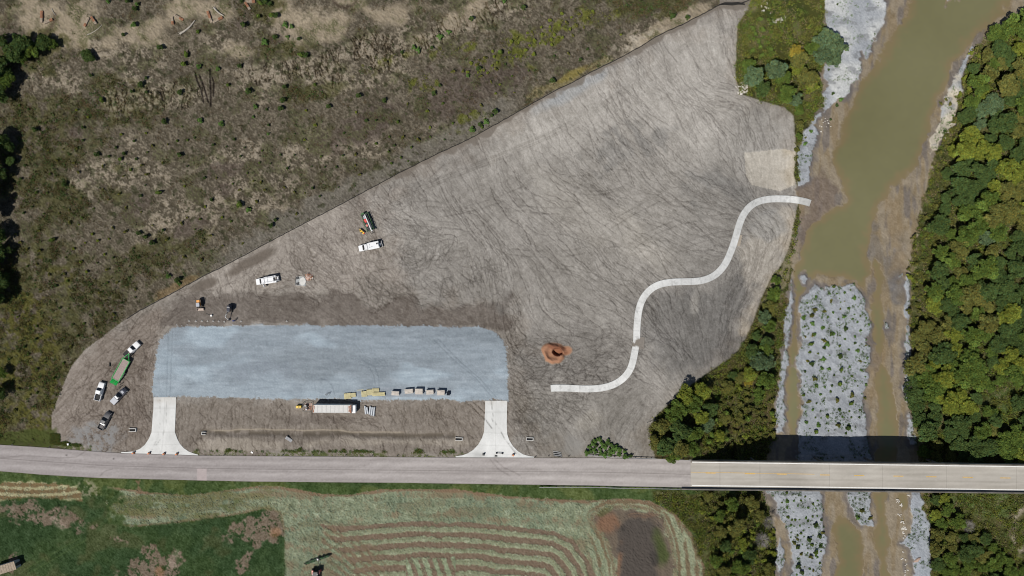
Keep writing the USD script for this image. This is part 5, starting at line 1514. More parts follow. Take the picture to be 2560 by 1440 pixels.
for k, (u, v, r_) in enumerate(((301, 967, 25), (297, 972, 32), (305, 959, 38))):
    t = thing('tyre_strip', f'curved black rubber strip behind the trailer ramps, {("upper middle", "lowest", "topmost")[k]} of three', 'rubber strip', base_at(u, v, .1), r_, 'rubber strips behind the trailer')
    a = np.linspace(-.7, .7, 9)
    part(t, 'strip', tm(*[tube([x_, .3 * x_ * x_, .12], [x2, .3 * x2 * x2, .12], .10, 6) for x_, x2 in zip(a[:-1], a[1:])]), BLACK)
    part(t, 'clod', rb(.3, .1, .08, .3, .2, .14, .05), DARK)

# tractor and rake in the hay
t = thing('hay_tractor', 'faded red tractor cut off by the bottom edge of the picture', 'tractor', base_at(791, 1434, 1.2), -88)
part(t, 'hood', rb(1.9, 0, 1.55, 2.4, 1.0, .7, .15), SALMON, 30)
part(t, 'cab', rb(-.25, 0, 1.9, 1.5, 1.5, 1.5, .12), GLASS, 30)
part(t, 'cab_roof', rb(-.25, 0, 2.7, 1.6, 1.6, .14, .06), DARK)
part(t, 'chassis', bx(.8, 0, .85, 3.8, .7, .6), DARK)
for s in (-1, 1):
    p = part(t, 'rear_wheel', wheel_y(-.7, s * 1.05, .85, .85, .5, 24), BLACK, 35)
    part(p, 'rim', wheel_y(-.7, s * 1.08, .85, .45, .5, 16), RED, 35)
    p = part(t, 'front_wheel', wheel_y(2.3, s * .9, .55, .55, .35, 20), BLACK, 35)
    part(p, 'rim', wheel_y(2.3, s * .92, .55, .28, .35, 14), RED, 35)
    part(t, 'fender', rb(-.6, s * 1.05, 1.75, 1.2, .5, .1, .05), SALMON)
    part(t, 'beacon', rb(-.3, s * .7, 2.8, .2, .2, .12, .04), HARDH)
t = thing('hay_rake', 'wide dark green hay rake towed behind the red tractor', 'hay rake', base_at(793, 1399, .7), heading((760, 1410), (825, 1387)))
part(t, 'frame', tm(bx(0, 0, .8, 8.2, .16, .16), bx(-1.2, .25, .7, 3.2, .12, .12)), DGREEN)
for k in range(16):
    x_ = -3.9 + k * .52
    part(t, 'rake_wheel', tm(tube([x_ - .02, -.1, .55], [x_ + .03, -.05, .55], .5, 14)), DGREEN if k % 3 else DARK, 35)
part(t, 'hitch', tm(bx(.25, .1, .9, .7, .9, .3), tube([.2, -.2, .7], [-.1, -2.6, .6], .09)), DARK)
part(t, 'hydraulic_box', rb(.3, .05, 1.15, .45, .3, .25, .05), HARDH)
for s in (-1, 1):
    part(t, 'wheel', wheel_y(s * 2.0, .5, .3, .3, .2, 14), BLACK, 35)

# shed at the lower left corner
t = thing('shed', 'pale flat roofed shed cut off at the lower left corner', 'shed', base_at(17, 1420, 2.6), heading((0, 1425), (38, 1413)))
part(t, 'wall', bx(-1.0, 0, 1.2, 7.0, 2.3, 2.4), GCONC)
part(t, 'roof', bx(-1.0, 0, 2.48, 7.3, 2.6, .16), CREAM)
for k in range(9):
    part(t, 'roof_seam', bx(-4.4 + k * .82, 0, 2.585, .06, 2.58, .05), CREAM)
part(t, 'door', bx(2.53, 0, 1.05, .06, .95, 2.1), DARK)

# timber chevrons and logs on the slope
chev = [((104.5, 27), (104, 57), 'upright beam of the pair nearest the top left corner'), ((110, 58), (131, 48), 'slanting beam of the pair nearest the top left corner'),
        ((222, 44), (211, 66), 'left beam of the small inverted V pair'), ((228, 42), (240, 60), 'right beam of the small inverted V pair'),
        ((430, 42), (432, 61), 'left beam of the pair above the grey log'), ((436, 38), (458, 50), 'right beam of the pair above the grey log'),
        ((519, 28), (529, 57), 'left beam of the V below the bleached log'), ((533, 56), (556, 43), 'right beam of the V below the bleached log'),
        ((614, 4), (638, 4), 'level beam at the top edge beside green shrubs'), ((613, 6), (625, 24), 'slanting beam at the top edge beside green shrubs')]
for k, (a, b, lb) in enumerate(chev):
    p, q = at(*a, .3), at(*b, .3)
    c, L_ = (p + q) / 2, np.linalg.norm((q - p)[:2])
    t = thing('block_wall', 'rust and cream block wall stub, ' + lb, 'wall stub', (c[0], c[1], c[2] - .35), math.degrees(math.atan2(q[1] - p[1], q[0] - p[0])), 'wall stubs on the upper slope')
    n = max(4, int(L_ / .45))
    rgc = np.random.default_rng(k)
    for i in range(n):
        for j in (-1, 1):
            part(t, 'block', bx(-L_ / 2 + (i + .5) * L_ / n, j * .19, .3 + rgc.uniform(-.04, .06), L_ / n * .93, .34, .5, rgc.uniform(-4, 4)), BRICKO if (i > n * .55) ^ (k % 3 == 0) else CREAM)
for a, b, r_, lb in (((450, 84), (487, 51), .3, 'thick grey fallen log left of the bright green shrub'), ((535, 19), (559, 39), .28, 'bleached fallen log with a root end near the V wall'), ((130, 22), (139, 38), .1, 'thin bleached branch near the top left wall stubs'),
                     ((218, 87), (255, 62), .12, 'thin pale fallen branch below the small inverted V'), ((2294, 1392), (2281, 1402), .5, None), ((2480, 260), (2498, 252), .2, None)):
    if lb is None:
        continue
    p, q = at(*a, r_), at(*b, r_)
    c = (p + q) / 2
    t = thing('fallen_log', lb, 'log', (c[0], c[1], c[2] - r_), 0)
    p, q = p - c + [0, 0, r_], q - c + [0, 0, r_]
    bend = np.cross(q - p, [0, 0, 1]) * .07
    P_ = [p + (q - p) * s_ + bend * math.sin(math.pi * s_) for s_ in np.linspace(0, 1, 7)]
    part(t, 'trunk', tm(*[tube(P_[i], P_[i + 1], r_ * (1.1 - .09 * i), 10, r_ * (1.1 - .09 * (i + 1))) for i in range(6)]), DEADW, 40)
    part(t, 'root_stub', tm(*[tube(P_[0], P_[0] + [math.cos(x_) * r_ * 2.4, math.sin(x_) * r_ * 2.4, r_ * .6], r_ * .3, 6, r_ * .1) for x_ in (0, 1.3, 2.6, 4, 5.2)]), DEADW)
    part(t, 'branch_stub', tube(P_[4], P_[4] + bend * 1.2 + [0, 0, .3], r_ * .3, 6, r_ * .15), DEADW)


ORD = 'first second third fourth fifth sixth seventh eighth ninth tenth eleventh twelfth thirteenth fourteenth fifteenth sixteenth seventeenth eighteenth nineteenth twentieth'.split()


def ordw(n):
    if n < 20:
        return ORD[n]
    n += 1
    T = {2: 'twent', 3: 'thirt', 4: 'fort', 5: 'fift', 6: 'sixt', 7: 'sevent', 8: 'eight', 9: 'ninet'}[min(n // 10, 9)]
    return T + 'ieth' if n % 10 == 0 else T + 'y-' + ORD[n % 10 - 1]


def rock(r, seed, flat=.6):
    m = trimesh.creation.icosphere(1, 1)
    g = np.random.default_rng(seed)
    m.vertices *= g.uniform(.72, 1.15, (len(m.vertices), 1))
    m.vertices *= [r * g.uniform(.8, 1.3), r * g.uniform(.7, 1.1), r * flat]
    m.vertices[:, 2] += r * flat * .4
    return m


t = thing('boulder', 'large pinkish boulder on the gravel at the lower right', 'boulder', at(2292, 1398, 0), 38)
m = rock(1.0, 4, .7)
m.vertices[:, 0] *= 1.6
m.vertices[:, 1] *= .62
part(t, 'stone', m, PINKR, 60)
part(t, 'stone_foot', rock(.6, 5, .4).apply_translation([1.2, -.4, 0]), PINKR, 60)
rgk = np.random.default_rng(11)


def rocks(cs, n, spread, sz, group, lab):
    spots = sorted([(cs[k % len(cs)][0] + rgk.normal(0, spread), cs[k % len(cs)][1] + rgk.normal(0, spread)) for k in range(n)], key=lambda q: q[1])
    for k, (u, v) in enumerate(spots):
        tag(usdkit.mesh(stage, path_for('/World', 'rock'), rock(rgk.uniform(*sz) * .72, 50 + k).apply_translation(at(u, v, 0)), ROCKM).GetPrim(), lab + ', ' + ordw(k) + ' from the top', 'rock', group)


rocks([(1852, 222), (1858, 214), (1864, 226), (1856, 232)], 34, 6, (.25, .65), 'white rocks by the left tree clump', 'white rock in the heap beside the left knoll trees')
rocks([(1912, 12), (1918, 18), (1908, 20)], 16, 6, (.2, .55), 'white rocks at the top edge', 'white rock at the top edge by the silt fence end')
rocks([(1938, 52), (1946, 50), (1954, 48), (1960, 44)], 20, 3.5, (.25, .6), 'white rocks on the grassy knoll', 'white rock in the row on the grassy knoll')
rocks([(2244, 1252), (2252, 1262), (2250, 1287), (2257, 1302), (2260, 1320), (2258, 1330), (2256, 1322), (2262, 1345), (2272, 1239), (2244, 1252)], 46, 2.6, (.2, .5), 'white rocks along the small backwater', 'white rock at the small backwater below the bridge')
rocks([(2258, 1380), (2260, 1395), (2264, 1412), (2268, 1425), (2262, 1436)], 16, 2.2, (.18, .42), 'white rocks at the lower right pool', 'white rock left of the pink boulder')
rocks([(2060, 300), (2068, 312), (2050, 318)], 14, 7, (.15, .38), 'white rocks on the upper left gravel bar', 'white rock on the upper left gravel bar')

# ------------------------------------------------------------------ plants: kinds as class prims, copies everywhere
def leaves(centres, size, rg, up_bias=.5, tone=.35, base=None):
    n = len(centres)
    d = rg.standard_normal((n, 3)) + [0, 0, up_bias]
    if base is not None:
        d += base * .8
    d /= np.linalg.norm(d, axis=1, keepdims=True)
    a = np.cross(d, rg.standard_normal((n, 3)))
    a /= np.linalg.norm(a, axis=1, keepdims=True)
    b = np.cross(d, a)
    s = (size * rg.uniform(.6, 1.35, n))[:, None]
    c = centres[:, None] + np.stack([-a * s, b * s * .6, a * s, -b * s * .6], 1)
    c[:, 2] -= d * s * .25
    f = np.arange(4 * n).reshape(n, 4)
    t_ = np.clip(1 + tone * rg.standard_normal(n), .4, 1.9)
    hue = rg.normal(0, .10, n)
    col = np.stack([t_ * (1 + hue), t_, t_ * (1 - hue)], 1)
    return c.reshape(-1, 3), f, np.repeat(np.clip(col, .2, 2), 4, 0)


def crown(R, hh, n, seed, size, lobes=9, z0=.45, open_=.0):
    """Leaf clumps on uneven lobes, R wide and hh high, starting at z0 * hh."""
    g = np.random.default_rng(seed)
    L = []
    for k in range(lobes):
        a, r_ = g.uniform(0, 6.28), R * .80 * math.sqrt(g.uniform(0, 1))
        L.append((r_ * math.cos(a), r_ * math.sin(a), hh * g.uniform(z0 + .12, .92) - .12 * r_, R * g.uniform(.17, .34)))
    L.append((0, 0, hh * .78, R * .5))
    L = np.array(L)
    k = g.choice(len(L), n, p=L[:, 3] ** 2 / (L[:, 3] ** 2).sum())
    d = g.standard_normal((n, 3))
    d /= np.linalg.norm(d, axis=1, keepdims=True)
    d[:, 2] = np.where(d[:, 2] < -.35, -d[:, 2], d[:, 2])
    p = L[k, :3] + d * (L[k, 3] * g.uniform(.72, 1.08, n))[:, None] * [1, 1, .75]
    clump = g.standard_normal((len(L) * 9, 3)) * R + [0, 0, hh * .7]
    near = np.min(np.linalg.norm(p[:, None] - clump[None], axis=2), 1)
    keep = near < np.quantile(near, 1 - open_)
    v, f, c = leaves(p[keep], size, g, 1.1, .26, d[keep])
    lobe_tone = np.clip(g.normal(1, .15, len(L)), .5, 1.6)[k][keep]
    return v, f, c * np.repeat(lobe_tone, 4)[:, None]


def limbs(R, hh, seed, r0, n=7):
    g = np.random.default_rng(seed)
    ms = [tube([0, 0, -.6], [0, 0, hh * .42], r0, 8, r0 * .7), tube([0, 0, hh * .42], [R * .05, 0, hh * .82], r0 * .7, 7, r0 * .25)]
    for k in range(n):
        a = k * 6.28 / n + g.uniform(-.4, .4)
        z_ = hh * g.uniform(.3, .55)
        q = np.array([math.cos(a) * R * .62, math.sin(a) * R * .62, z_ + hh * g.uniform(.12, .3)])
        ms.append(tube([0, 0, z_], q, r0 * .4, 6, r0 * .12))
        for j in range(2):
            ms.append(tube([0, 0, z_] + (q - [0, 0, z_]) * .6, q + g.normal(0, R * .18, 3), r0 * .2, 5, r0 * .06))
    return tm(*ms)


LEAF = {'dark': leaf_mat('leaf_dark_green', (.075, .115, .036)), 'mid': leaf_mat('leaf_mid_green', (.105, .155, .034)), 'lime': leaf_mat('leaf_yellow_green', (.175, .205, .036)), 'olive': leaf_mat('leaf_olive', (.145, .148, .042)),
        'gold': leaf_mat('leaf_gold', (.27, .22, .04)), 'blue': leaf_mat('leaf_blue_green', (.11, .16, .078)), 'fresh': leaf_mat('leaf_fresh_green', (.115, .20, .055)), 'straw': leaf_mat('dry_stalks', (.26, .20, .13)), 'weed': leaf_mat('leaf_dull_olive', (.10, .092, .036)), 'brown': leaf_mat('leaf_brown', (.15, .105, .06))}
DEADB = plain('grey_bare_twigs', alb((150, 144, 138)), .95, grain=.2)
SHAPES = [(3.0, 4.8, 2300, .27, 24), (3.3, 5.6, 2600, .27, 30), (2.6, 4.4, 2000, .26, 20), (3.6, 5.0, 3000, .28, 36)]
KINDS = {}
for ci, col in enumerate(('dark', 'mid', 'lime', 'olive', 'gold', 'blue')):
    for si, (R, hh, n, sz, lo) in enumerate(SHAPES):
        if col == 'gold' and si > 1:
            continue
        kp = stage.CreateClassPrim(f'/World/tree_kind_{col}_{si}')
        part(kp, 'trunk', limbs(R, hh, 10 * ci + si, .2), BARK, 40)
        v_, f_, c_ = crown(R, hh, n, 100 + 10 * ci + si, sz, lo)
        raw_mesh(str(kp.GetPath()) + '/crown', v_, f_, LEAF[col], None, c_)
        KINDS[('tree', col, si)] = (kp.GetPath(), R, hh)
for col, (R, hh, n, sz, lo) in {'dark': (1.0, 1.5, 240, .22, 5), 'fresh': (1.0, 1.1, 260, .22, 5), 'lime': (1.0, 1.2, 220, .22, 5), 'olive': (1.0, 1.4, 240, .22, 5), 'mid': (1.0, 1.4, 240, .22, 5)}.items():
    for si in range(2):
        kp = stage.CreateClassPrim(f'/World/shrub_kind_{col}_{si}')
        v_, f_, c_ = crown(R, hh, n, 300 + len(KINDS), sz, lo, .2)
        raw_mesh(str(kp.GetPath()) + '/foliage', v_, f_, LEAF[col], None, c_)
        part(kp, 'stem', tm(*[tube([0, 0, -.2], [math.cos(a) * .5, math.sin(a) * .5, hh * .6], .04, 5, .015) for a in (0, 1.2, 2.5, 3.8, 5)]), BARK)
        KINDS[('shrub', col, si)] = (kp.GetPath(), R, hh)
kp = stage.CreateClassPrim('/World/bare_tree_kind')
g = np.random.default_rng(77)
part(kp, 'trunk', limbs(2.6, 5.5, 7, .16, 8), DEADB, 40)
tw = []
for k in range(260):
    a, r_ = g.uniform(0, 6.28), 2.6 * math.sqrt(g.uniform(0.02, 1))
    p = np.array([math.cos(a) * r_ * .6, math.sin(a) * r_ * .6, g.uniform(2.4, 4.4)])
    tw.append(tube(p, p + [math.cos(a) * g.uniform(.4, 1.2), math.sin(a) * g.uniform(.4, 1.2), g.uniform(.1, .9)] + g.normal(0, .25, 3), .035, 3, .012))
part(kp, 'branches', tm(*tw), DEADB)
KINDS[('tree', 'bare', 0)] = (kp.GetPath(), 2.6, 5.5)
LOOKW = {'dark': 'dark green', 'mid': 'mid green', 'lime': 'yellow green', 'olive': 'olive', 'gold': 'golden yellow', 'blue': 'blue green', 'bare': 'grey leafless', 'fresh': 'fresh green'}
rgp = np.random.default_rng(21)
PLANTS = []      # form, colour, shape, u, v, crown diameter in pixels, zone


def fill(poly, spacing, mix, d, zone, form='tree', tries=4000, avoid=()):
    inside = raster(poly)
    pts = [(p[3], p[4], p[5]) for p in PLANTS if p[6] == zone]
    poly = np.array(poly, float)
    lo, hi = poly.min(0), poly.max(0)
    cols, ws = zip(*mix.items())
    ws = np.array(ws, float) / sum(ws)
    for _ in range(tries):
        u, v = rgp.uniform(lo, hi)
        i, j = int((v - V0) / ST), int((u - U0) / ST)
        if not (0 <= i < NV and 0 <= j < NU) or not inside[i, j]:
            continue
        if any(math.hypot(u - a, v - b) < r_ for a, b, r_ in avoid):
            continue
        dd_ = rgp.uniform(*d)
        if any((u - a) ** 2 + (v - b) ** 2 < (spacing * (dd_ + e) / 2) ** 2 for a, b, e in pts):
            continue
        pts.append((u, v, dd_))
        nearc = [p for p in PLANTS if p[6] == zone and math.hypot(p[3] - u, p[4] - v) < 60]
        c_ = nearc[rgp.integers(len(nearc))][1] if nearc and rgp.random() < .62 else cols[rgp.choice(len(cols), p=ws)]
        PLANTS.append((form, c_, int(rgp.integers(4)), u, v, dd_, zone))


WOOD = [(2440, 118), (2500, 80), (2580, 40), (2580, 1150), (2300, 1150), (2290, 1060), (2278, 1000), (2284, 900), (2290, 830), (2330, 760), (2350, 640), (2345, 560), (2370, 480), (2360, 420), (2400, 330), (2418, 240)]
GAPS = [(2520, 560, 24), (2505, 600, 22), (2500, 1000, 40), (2525, 1040, 34), (2440, 1080, 16), (2455, 1020, 20), (2420, 640, 18), (2390, 560, 20)]
fill(WOOD, .66, {'dark': 4.4, 'mid': 4.6, 'lime': 2.0, 'olive': 2.4, 'gold': .02, 'blue': .4, 'bare': .05}, (31, 58), 'wood', avoid=GAPS)
fill([(2275, 600), (2300, 560), (2350, 480), (2345, 640), (2330, 760), (2285, 830), (2270, 780)], 1.15, {'olive': 3, 'mid': 1, 'lime': 1}, (12, 20), 'edge', 'shrub', 500)
fill([(2345, 400), (2400, 330), (2430, 180), (2450, 118), (2430, 110), (2395, 260), (2340, 395)], .85, {'olive': 3, 'lime': 2}, (12, 20), 'edge', 'shrub', 500)
MID = [(1632, 1075), (1640, 1040), (1700, 990), (1745, 960), (1762, 1000), (1750, 1060), (1740, 1130), (1650, 1138)]
for r_ in (('dark', 1668, 1118, 60), ('olive', 1655, 1062, 52), ('dark', 1698, 1072, 56), ('mid', 1690, 1030, 56), ('lime', 1712, 985, 52), ('lime', 1752, 978, 50), ('mid', 1735, 1010, 46), ('olive', 1700, 1120, 58), ('mid', 1733, 1085, 52), ('lime', 1752, 1045, 40), ('blue', 1765, 1062, 44), ('dark', 1775, 1025, 46),
           ('mid', 1726, 1122, 46), ('blue', 1895, 900, 50), ('dark', 1880, 880, 44), ('dark', 1917, 860, 40), ('blue', 1920, 905, 42), ('lime', 1870, 935, 44), ('mid', 1915, 950, 50), ('olive', 1850, 945, 32), ('dark', 1832, 940, 30), ('gold', 1872, 957, 24), ('mid', 1893, 985, 40), ('olive', 1820, 968, 36),
           ('mid', 1925, 815, 34), ('mid', 1940, 700, 26), ('mid', 1936, 730, 34), ('olive', 1925, 770, 40), ('blue', 1910, 790, 40), ('dark', 1893, 840, 30), ('bare', 1740, 1021, 26), ('lime', 1800, 1090, 34), ('olive', 1812, 1045, 30), ('dark', 1810, 1080, 22), ('olive', 1850, 1050, 26), ('mid', 1930, 745, 30), ('mid', 1912, 878, 40), ('mid', 1680, 1140, 36), ('olive', 1640, 1105, 40)):
    PLANTS.append(('tree', r_[0], int(rgp.integers(4)), r_[1], r_[2], r_[3], 'mid'))
fill([(1770, 980), (1860, 960), (1930, 990), (1935, 1085), (1870, 1110), (1750, 1130), (1770, 1060)], .8, {'olive': 4, 'mid': 1, 'lime': 1}, (14, 24), 'midshrub', 'shrub', 700)
for r_ in (('blue', 2060, 105, 62), ('blue', 2090, 118, 58), ('blue', 2055, 138, 56), ('mid', 2030, 120, 44), ('blue', 1880, 190, 52), ('mid', 1870, 168, 44), ('blue', 1935, 175, 56), ('mid', 1955, 195, 44), ('olive', 1995, 150, 46), ('gold', 1990, 130, 40), ('olive', 2020, 195, 54), ('lime', 2030, 215, 44), ('mid', 1965, 235, 50), ('blue', 1985, 250, 44), ('dark', 1905, 222, 40), ('mid', 1998, 275, 30), ('olive', 2000, 310, 24), ('mid', 1998, 340, 20), ('lime', 1993, 170, 36), ('olive', 1992, 375, 18), ('blue', 2085, 150, 40)):
    PLANTS.append(('tree', r_[0], int(rgp.integers(4)), r_[1], r_[2], r_[3], 'knoll'))
fill([(1900, 40), (1940, 60), (1930, 140), (1880, 150), (1850, 170), (1852, 110)], .9, {'olive': 3, 'mid': 2}, (10, 18), 'knollshrub', 'shrub', 300)
for u_, v_, d_ in ((-14, 350, 62), (-30, 395, 70), (-4, 430, 46), (-22, 470, 66), (-34, 530, 70), (-18, 590, 62), (2, 630, 50), (-26, 660, 70), (-8, 705, 56), (-28, 750, 66), (20, 365, 34), (24, 400, 30)):
    PLANTS.append(('tree', 'dark', int(rgp.integers(4)), u_, v_, d_, 'leftedge'))
for r_ in (('dark', 60, 110, 56), ('dark', 110, 105, 46), ('dark', 30, 130, 60), ('mid', 80, 125, 40), ('dark', 0, 165, 60), ('dark', 14, 185, 44), ('dark', 5, 100, 40), ('mid', 128, 112, 32), ('mid', 60, 145, 34), ('mid', 18, 205, 46), ('dark', -8, 230, 60), ('dark', 216, 138, 30), ('dark', 228, 144, 26), ('mid', 8, 930, 30), ('dark', -5, 985, 40), ('dark', 6, 700, 40)):
    PLANTS.append(('tree', r_[0], int(rgp.integers(4)), r_[1], r_[2], r_[3], 'leftedge'))
SB = [(1740, 1245), (1900, 1240), (1935, 1330), (1938, 1470), (1790, 1470), (1775, 1350)]
for r_ in (('olive', 1840, 1320, 46), ('olive', 1800, 1330, 36), ('bare', 1920, 1305, 40), ('bare', 1905, 1350, 44), ('dark', 1812, 1365, 34), ('dark', 1870, 1390, 46), ('mid', 1850, 1420, 50), ('lime', 1860, 1360, 34), ('olive', 1900, 1290, 34), ('mid', 1830, 1260, 36), ('olive', 1880, 1258, 40), ('mid', 1800, 1290, 34), ('olive', 1920, 1430, 44), ('mid', 1790, 1400, 34), ('olive', 1810, 1430, 36), ('olive', 1770, 1240, 26)):
    PLANTS.append(('tree', r_[0], int(rgp.integers(4)), r_[1], r_[2], r_[3], 'southbank'))
fill(SB, .9, {'olive': 3, 'lime': 1.4, 'mid': 1}, (12, 22), 'southshrub', 'shrub', 500)
fill([(2335, 1240), (2580, 1240), (2580, 1470), (2345, 1470), (2332, 1340)], .74, {'dark': 2.6, 'mid': 4, 'lime': 1.3, 'olive': 2.6, 'bare': .3}, (26, 46), 'lowerwood', avoid=[(2500, 1268, 70), (2560, 1330, 84), (2430, 1258, 44), (2465, 1300, 40), (2540, 1260, 66), (2385, 1250, 24)])
isl = [(1410, 50), (1545, 60), (1620, 110), (1730, 65), (1470, 120), (1560, 160), (1590, 190), (1465, 190), (1560, 215), (1680, 200), (1450, 250), (1560, 305), (1475, 340), (1430, 320), (1690, 290), (1600, 380), (1700, 390), (1640, 430), (1540, 380), (1780, 440), (1490, 460), (1620, 510), (1690, 500), (1500, 515), (1610, 560),
       (1530, 580), (1440, 635), (1670, 630), (1785, 590), (1780, 655), (1680, 700), (1470, 700), (1590, 755), (1500, 650), (1675, 820), (1520, 825), (1760, 845), (1420, 800), (1505, 875), (1730, 885), (1400, 585), (1410, 400), (1830, 240), (1800, 180)]
isl = [(1560 + a / 3.13 - 1400 / 3.13 * 0 - 0, 800 + b / 3.13) for a, b in isl]
isl = [(u - 0, v) for u, v in isl]
isl += [(1900 + a / 3.27, 400 + b / 3.27) for a, b in ((600, 1035), (450, 1120), (575, 1150), (770, 1130), (520, 1235), (720, 1215), (355, 1290), (430, 1270), (450, 1225), (680, 1280), (635, 1300), (430, 1335), (360, 1360), (510, 1370), (695, 1380), (440, 1425), (590, 1420))]
for u, v in isl:
    PLANTS.append(('shrub', ('fresh', 'fresh', 'mid', 'dark', 'olive')[int(rgp.integers(5))], int(rgp.integers(2)), u, v, rgp.uniform(8, 17), 'island'))
fill([(2012, 745), (2060, 725), (2130, 720), (2170, 800), (2160, 1000), (2160, 1080), (2005, 1080), (2010, 1000), (2002, 880)], 1.6, {'fresh': 3, 'mid': 2, 'olive': 1}, (5, 10), 'island', 'shrub', 400)
fill([(1950, 1240), (2040, 1236), (2055, 1340), (2045, 1440), (1990, 1440), (1990, 1380)], 1.6, {'fresh': 3, 'mid': 2, 'olive': 1}, (5, 10), 'lowerbar', 'shrub', 300)
for a, b in ((215, 755), (220, 830), (225, 955), (280, 975), (385, 985), (425, 950), (495, 975), (245, 1020), (450, 1030), (505, 1080), (490, 1120), (330, 1085), (300, 1135), (275, 1165), (420, 1180), (490, 1190), (395, 1140), (305, 1205), (330, 1255), (455, 1250), (415, 1280), (315, 1355), (430, 1390), (345, 1415), (840, 905), (895, 960), (800, 965)):
    PLANTS.append(('shrub', ('fresh', 'mid', 'dark', 'olive')[int(rgp.integers(4))], int(rgp.integers(2)), 1900 + a / 3.27, 1000 + b / 3.27, rgp.uniform(9, 18), 'lowerbar'))
for u, v in ((2050, 18), (2092, 12), (2070, 175), (2080, 235), (2090, 265), (2075, 300), (2030, 300), (2025, 330), (2012, 345), (2010, 360), (2100, 250), (2350, 260), (2362, 250), (2372, 262), (2380, 290), (2358, 330)):
    PLANTS.append(('shrub', ('fresh', 'olive', 'dark')[int(rgp.integers(3))], int(rgp.integers(2)), u, v, rgp.uniform(7, 14), 'upperbar'))
fill([(1466, 1130), (1480, 1108), (1496, 1096), (1520, 1104), (1534, 1118), (1560, 1126), (1580, 1138), (1570, 1144)], .62, {'fresh': 3, 'dark': 2}, (12, 20), 'roadshrub', 'shrub', 600)
# shrubs of the brushy slope: those that stand out in the photograph, then the scatter between them
seen = [(335, 20), (345, 12), (272, 5), (318, 3), (335, 62), (310, 88), (606, 62), (497, 80), (398, 117), (466, 136), (458, 160), (496, 166), (545, 172), (597, 165), (230, 190), (368, 196), (350, 212), (448, 231), (332, 230), (368, 231), (572, 214), (620, 225), (410, 305), (210, 320), (88, 325), (500, 300), (552, 310), (253, 250),
        (605, 4), (650, 6), (664, 4), (676, 8), (646, 40), (678, 38), (690, 40), (610, 62), (712, 62), (730, 68), (660, 102), (686, 92), (662, 106), (720, 94), (748, 98), (752, 138), (764, 140), (712, 216), (620, 226), (640, 268), (788, 212), (895, 238), (916, 302), (1035, 120), (1080, 120), (1045, 125), (1005, 132), (1180, 46), (1122, 80), (1100, 92),
        (1310, 18), (1260, 5), (1085, 232), (1170, 190), (1195, 170), (1250, 130), (960, 252), (1100, 215), (820, 265), (705, 250), (700, 270), (240, 385), (300, 398), (312, 385), (450, 388), (160, 462), (530, 500), (600, 505), (598, 512), (620, 524), (396, 482), (690, 550), (678, 566), (365, 592), (378, 608), (345, 582), (130, 600), (450, 710), (442, 700), (420, 690),
        (1230, 290), (1200, 310), (1180, 325), (1205, 318), (1215, 305), (1240, 280), (1380, 200), (1450, 150), (1680, 40), (1720, 44)]
for u, v in seen:
    PLANTS.append(('shrub', ('dark', 'dark', 'mid', 'dark', 'fresh')[int(rgp.integers(5))], int(rgp.integers(2)), u, v, rgp.uniform(11, 19), 'slope'))
fill([(0, 250), (200, 250), (330, 330), (560, 260), (900, 250), (1180, 200), (1500, 40), (1560, 90), (1180, 330), (880, 470), (560, 640), (330, 760), (120, 980), (0, 1090)], 2.1, {'dark': 3, 'olive': 3, 'mid': 2, 'lime': .6}, (6, 11), 'slope', 'shrub', 1200)
fill([(1120, 180), (1250, 120), (1400, 30), (1500, 20), (1480, 70), (1300, 150), (1180, 200)], 1.2, {'lime': 4, 'olive': 2}, (7, 13), 'lime', 'shrub', 260)

WHERE = {'wood': ('tree in the right bank wood', 'from the top'), 'edge': ('low shrub along the right bank edge', 'from the top'), 'mid': ('tree in the clump left of the gravel island', 'from the top'), 'midshrub': ('low shrub among trees above the bridge', 'from the left'),
         'knoll': ('tree on the knoll left of the wide pool', 'from the top'), 'knollshrub': ('small shrub on the grassy knoll at the top', 'from the top'), 'leftedge': ('tree at the left edge of the picture', 'from the top'), 'southbank': ('tree between hay field and creek', 'from the top'),
         'southshrub': ('low shrub between hay field and creek', 'from the top'), 'lowerwood': ('tree in the wood below the bridge at right', 'from the top'), 'island': ('shrub on the gravel island above the bridge', 'from the top'), 'lowerbar': ('shrub on the gravel bars below the bridge', 'from the top'),
         'upperbar': ('small shrub on the upper gravel bars', 'from the top'), 'roadshrub': ('shrub in the patch at the guardrail start', 'from the left'), 'lime': ('weedy shrub in the lime streak of the slope', 'from the left'),
         'slope0': ('shrub just above the silt fence', 'from the left'), 'slope1': ('shrub along the slope top', 'from the left'), 'slope2': ('shrub on the left part of the slope', 'from the top'), 'slope3': ('shrub in the middle of the brushy slope', 'from the left')}
PLANTS = [p if p[6] != 'slope' else p[:6] + ('slope0' if ndi.map_coordinates(dF, [[(p[4] - V0) / ST], [(max(p[3], U0) - U0) / ST]], order=1)[0] < 75 else 'slope1' if p[4] < 145 else 'slope2' if p[3] < 330 else 'slope3',) for p in PLANTS]
big = sorted([p[5] for p in PLANTS if p[0] == 'shrub'], reverse=True)[295]
SMALL = [p for p in PLANTS if p[0] == 'shrub' and p[5] <= big]
PLANTS = [p for p in PLANTS if p[0] != 'shrub' or p[5] > big]
cnt = {}
PLANTS.sort(key=lambda p: p[3] if WHERE[p[6]][1] == 'from the left' else p[4])
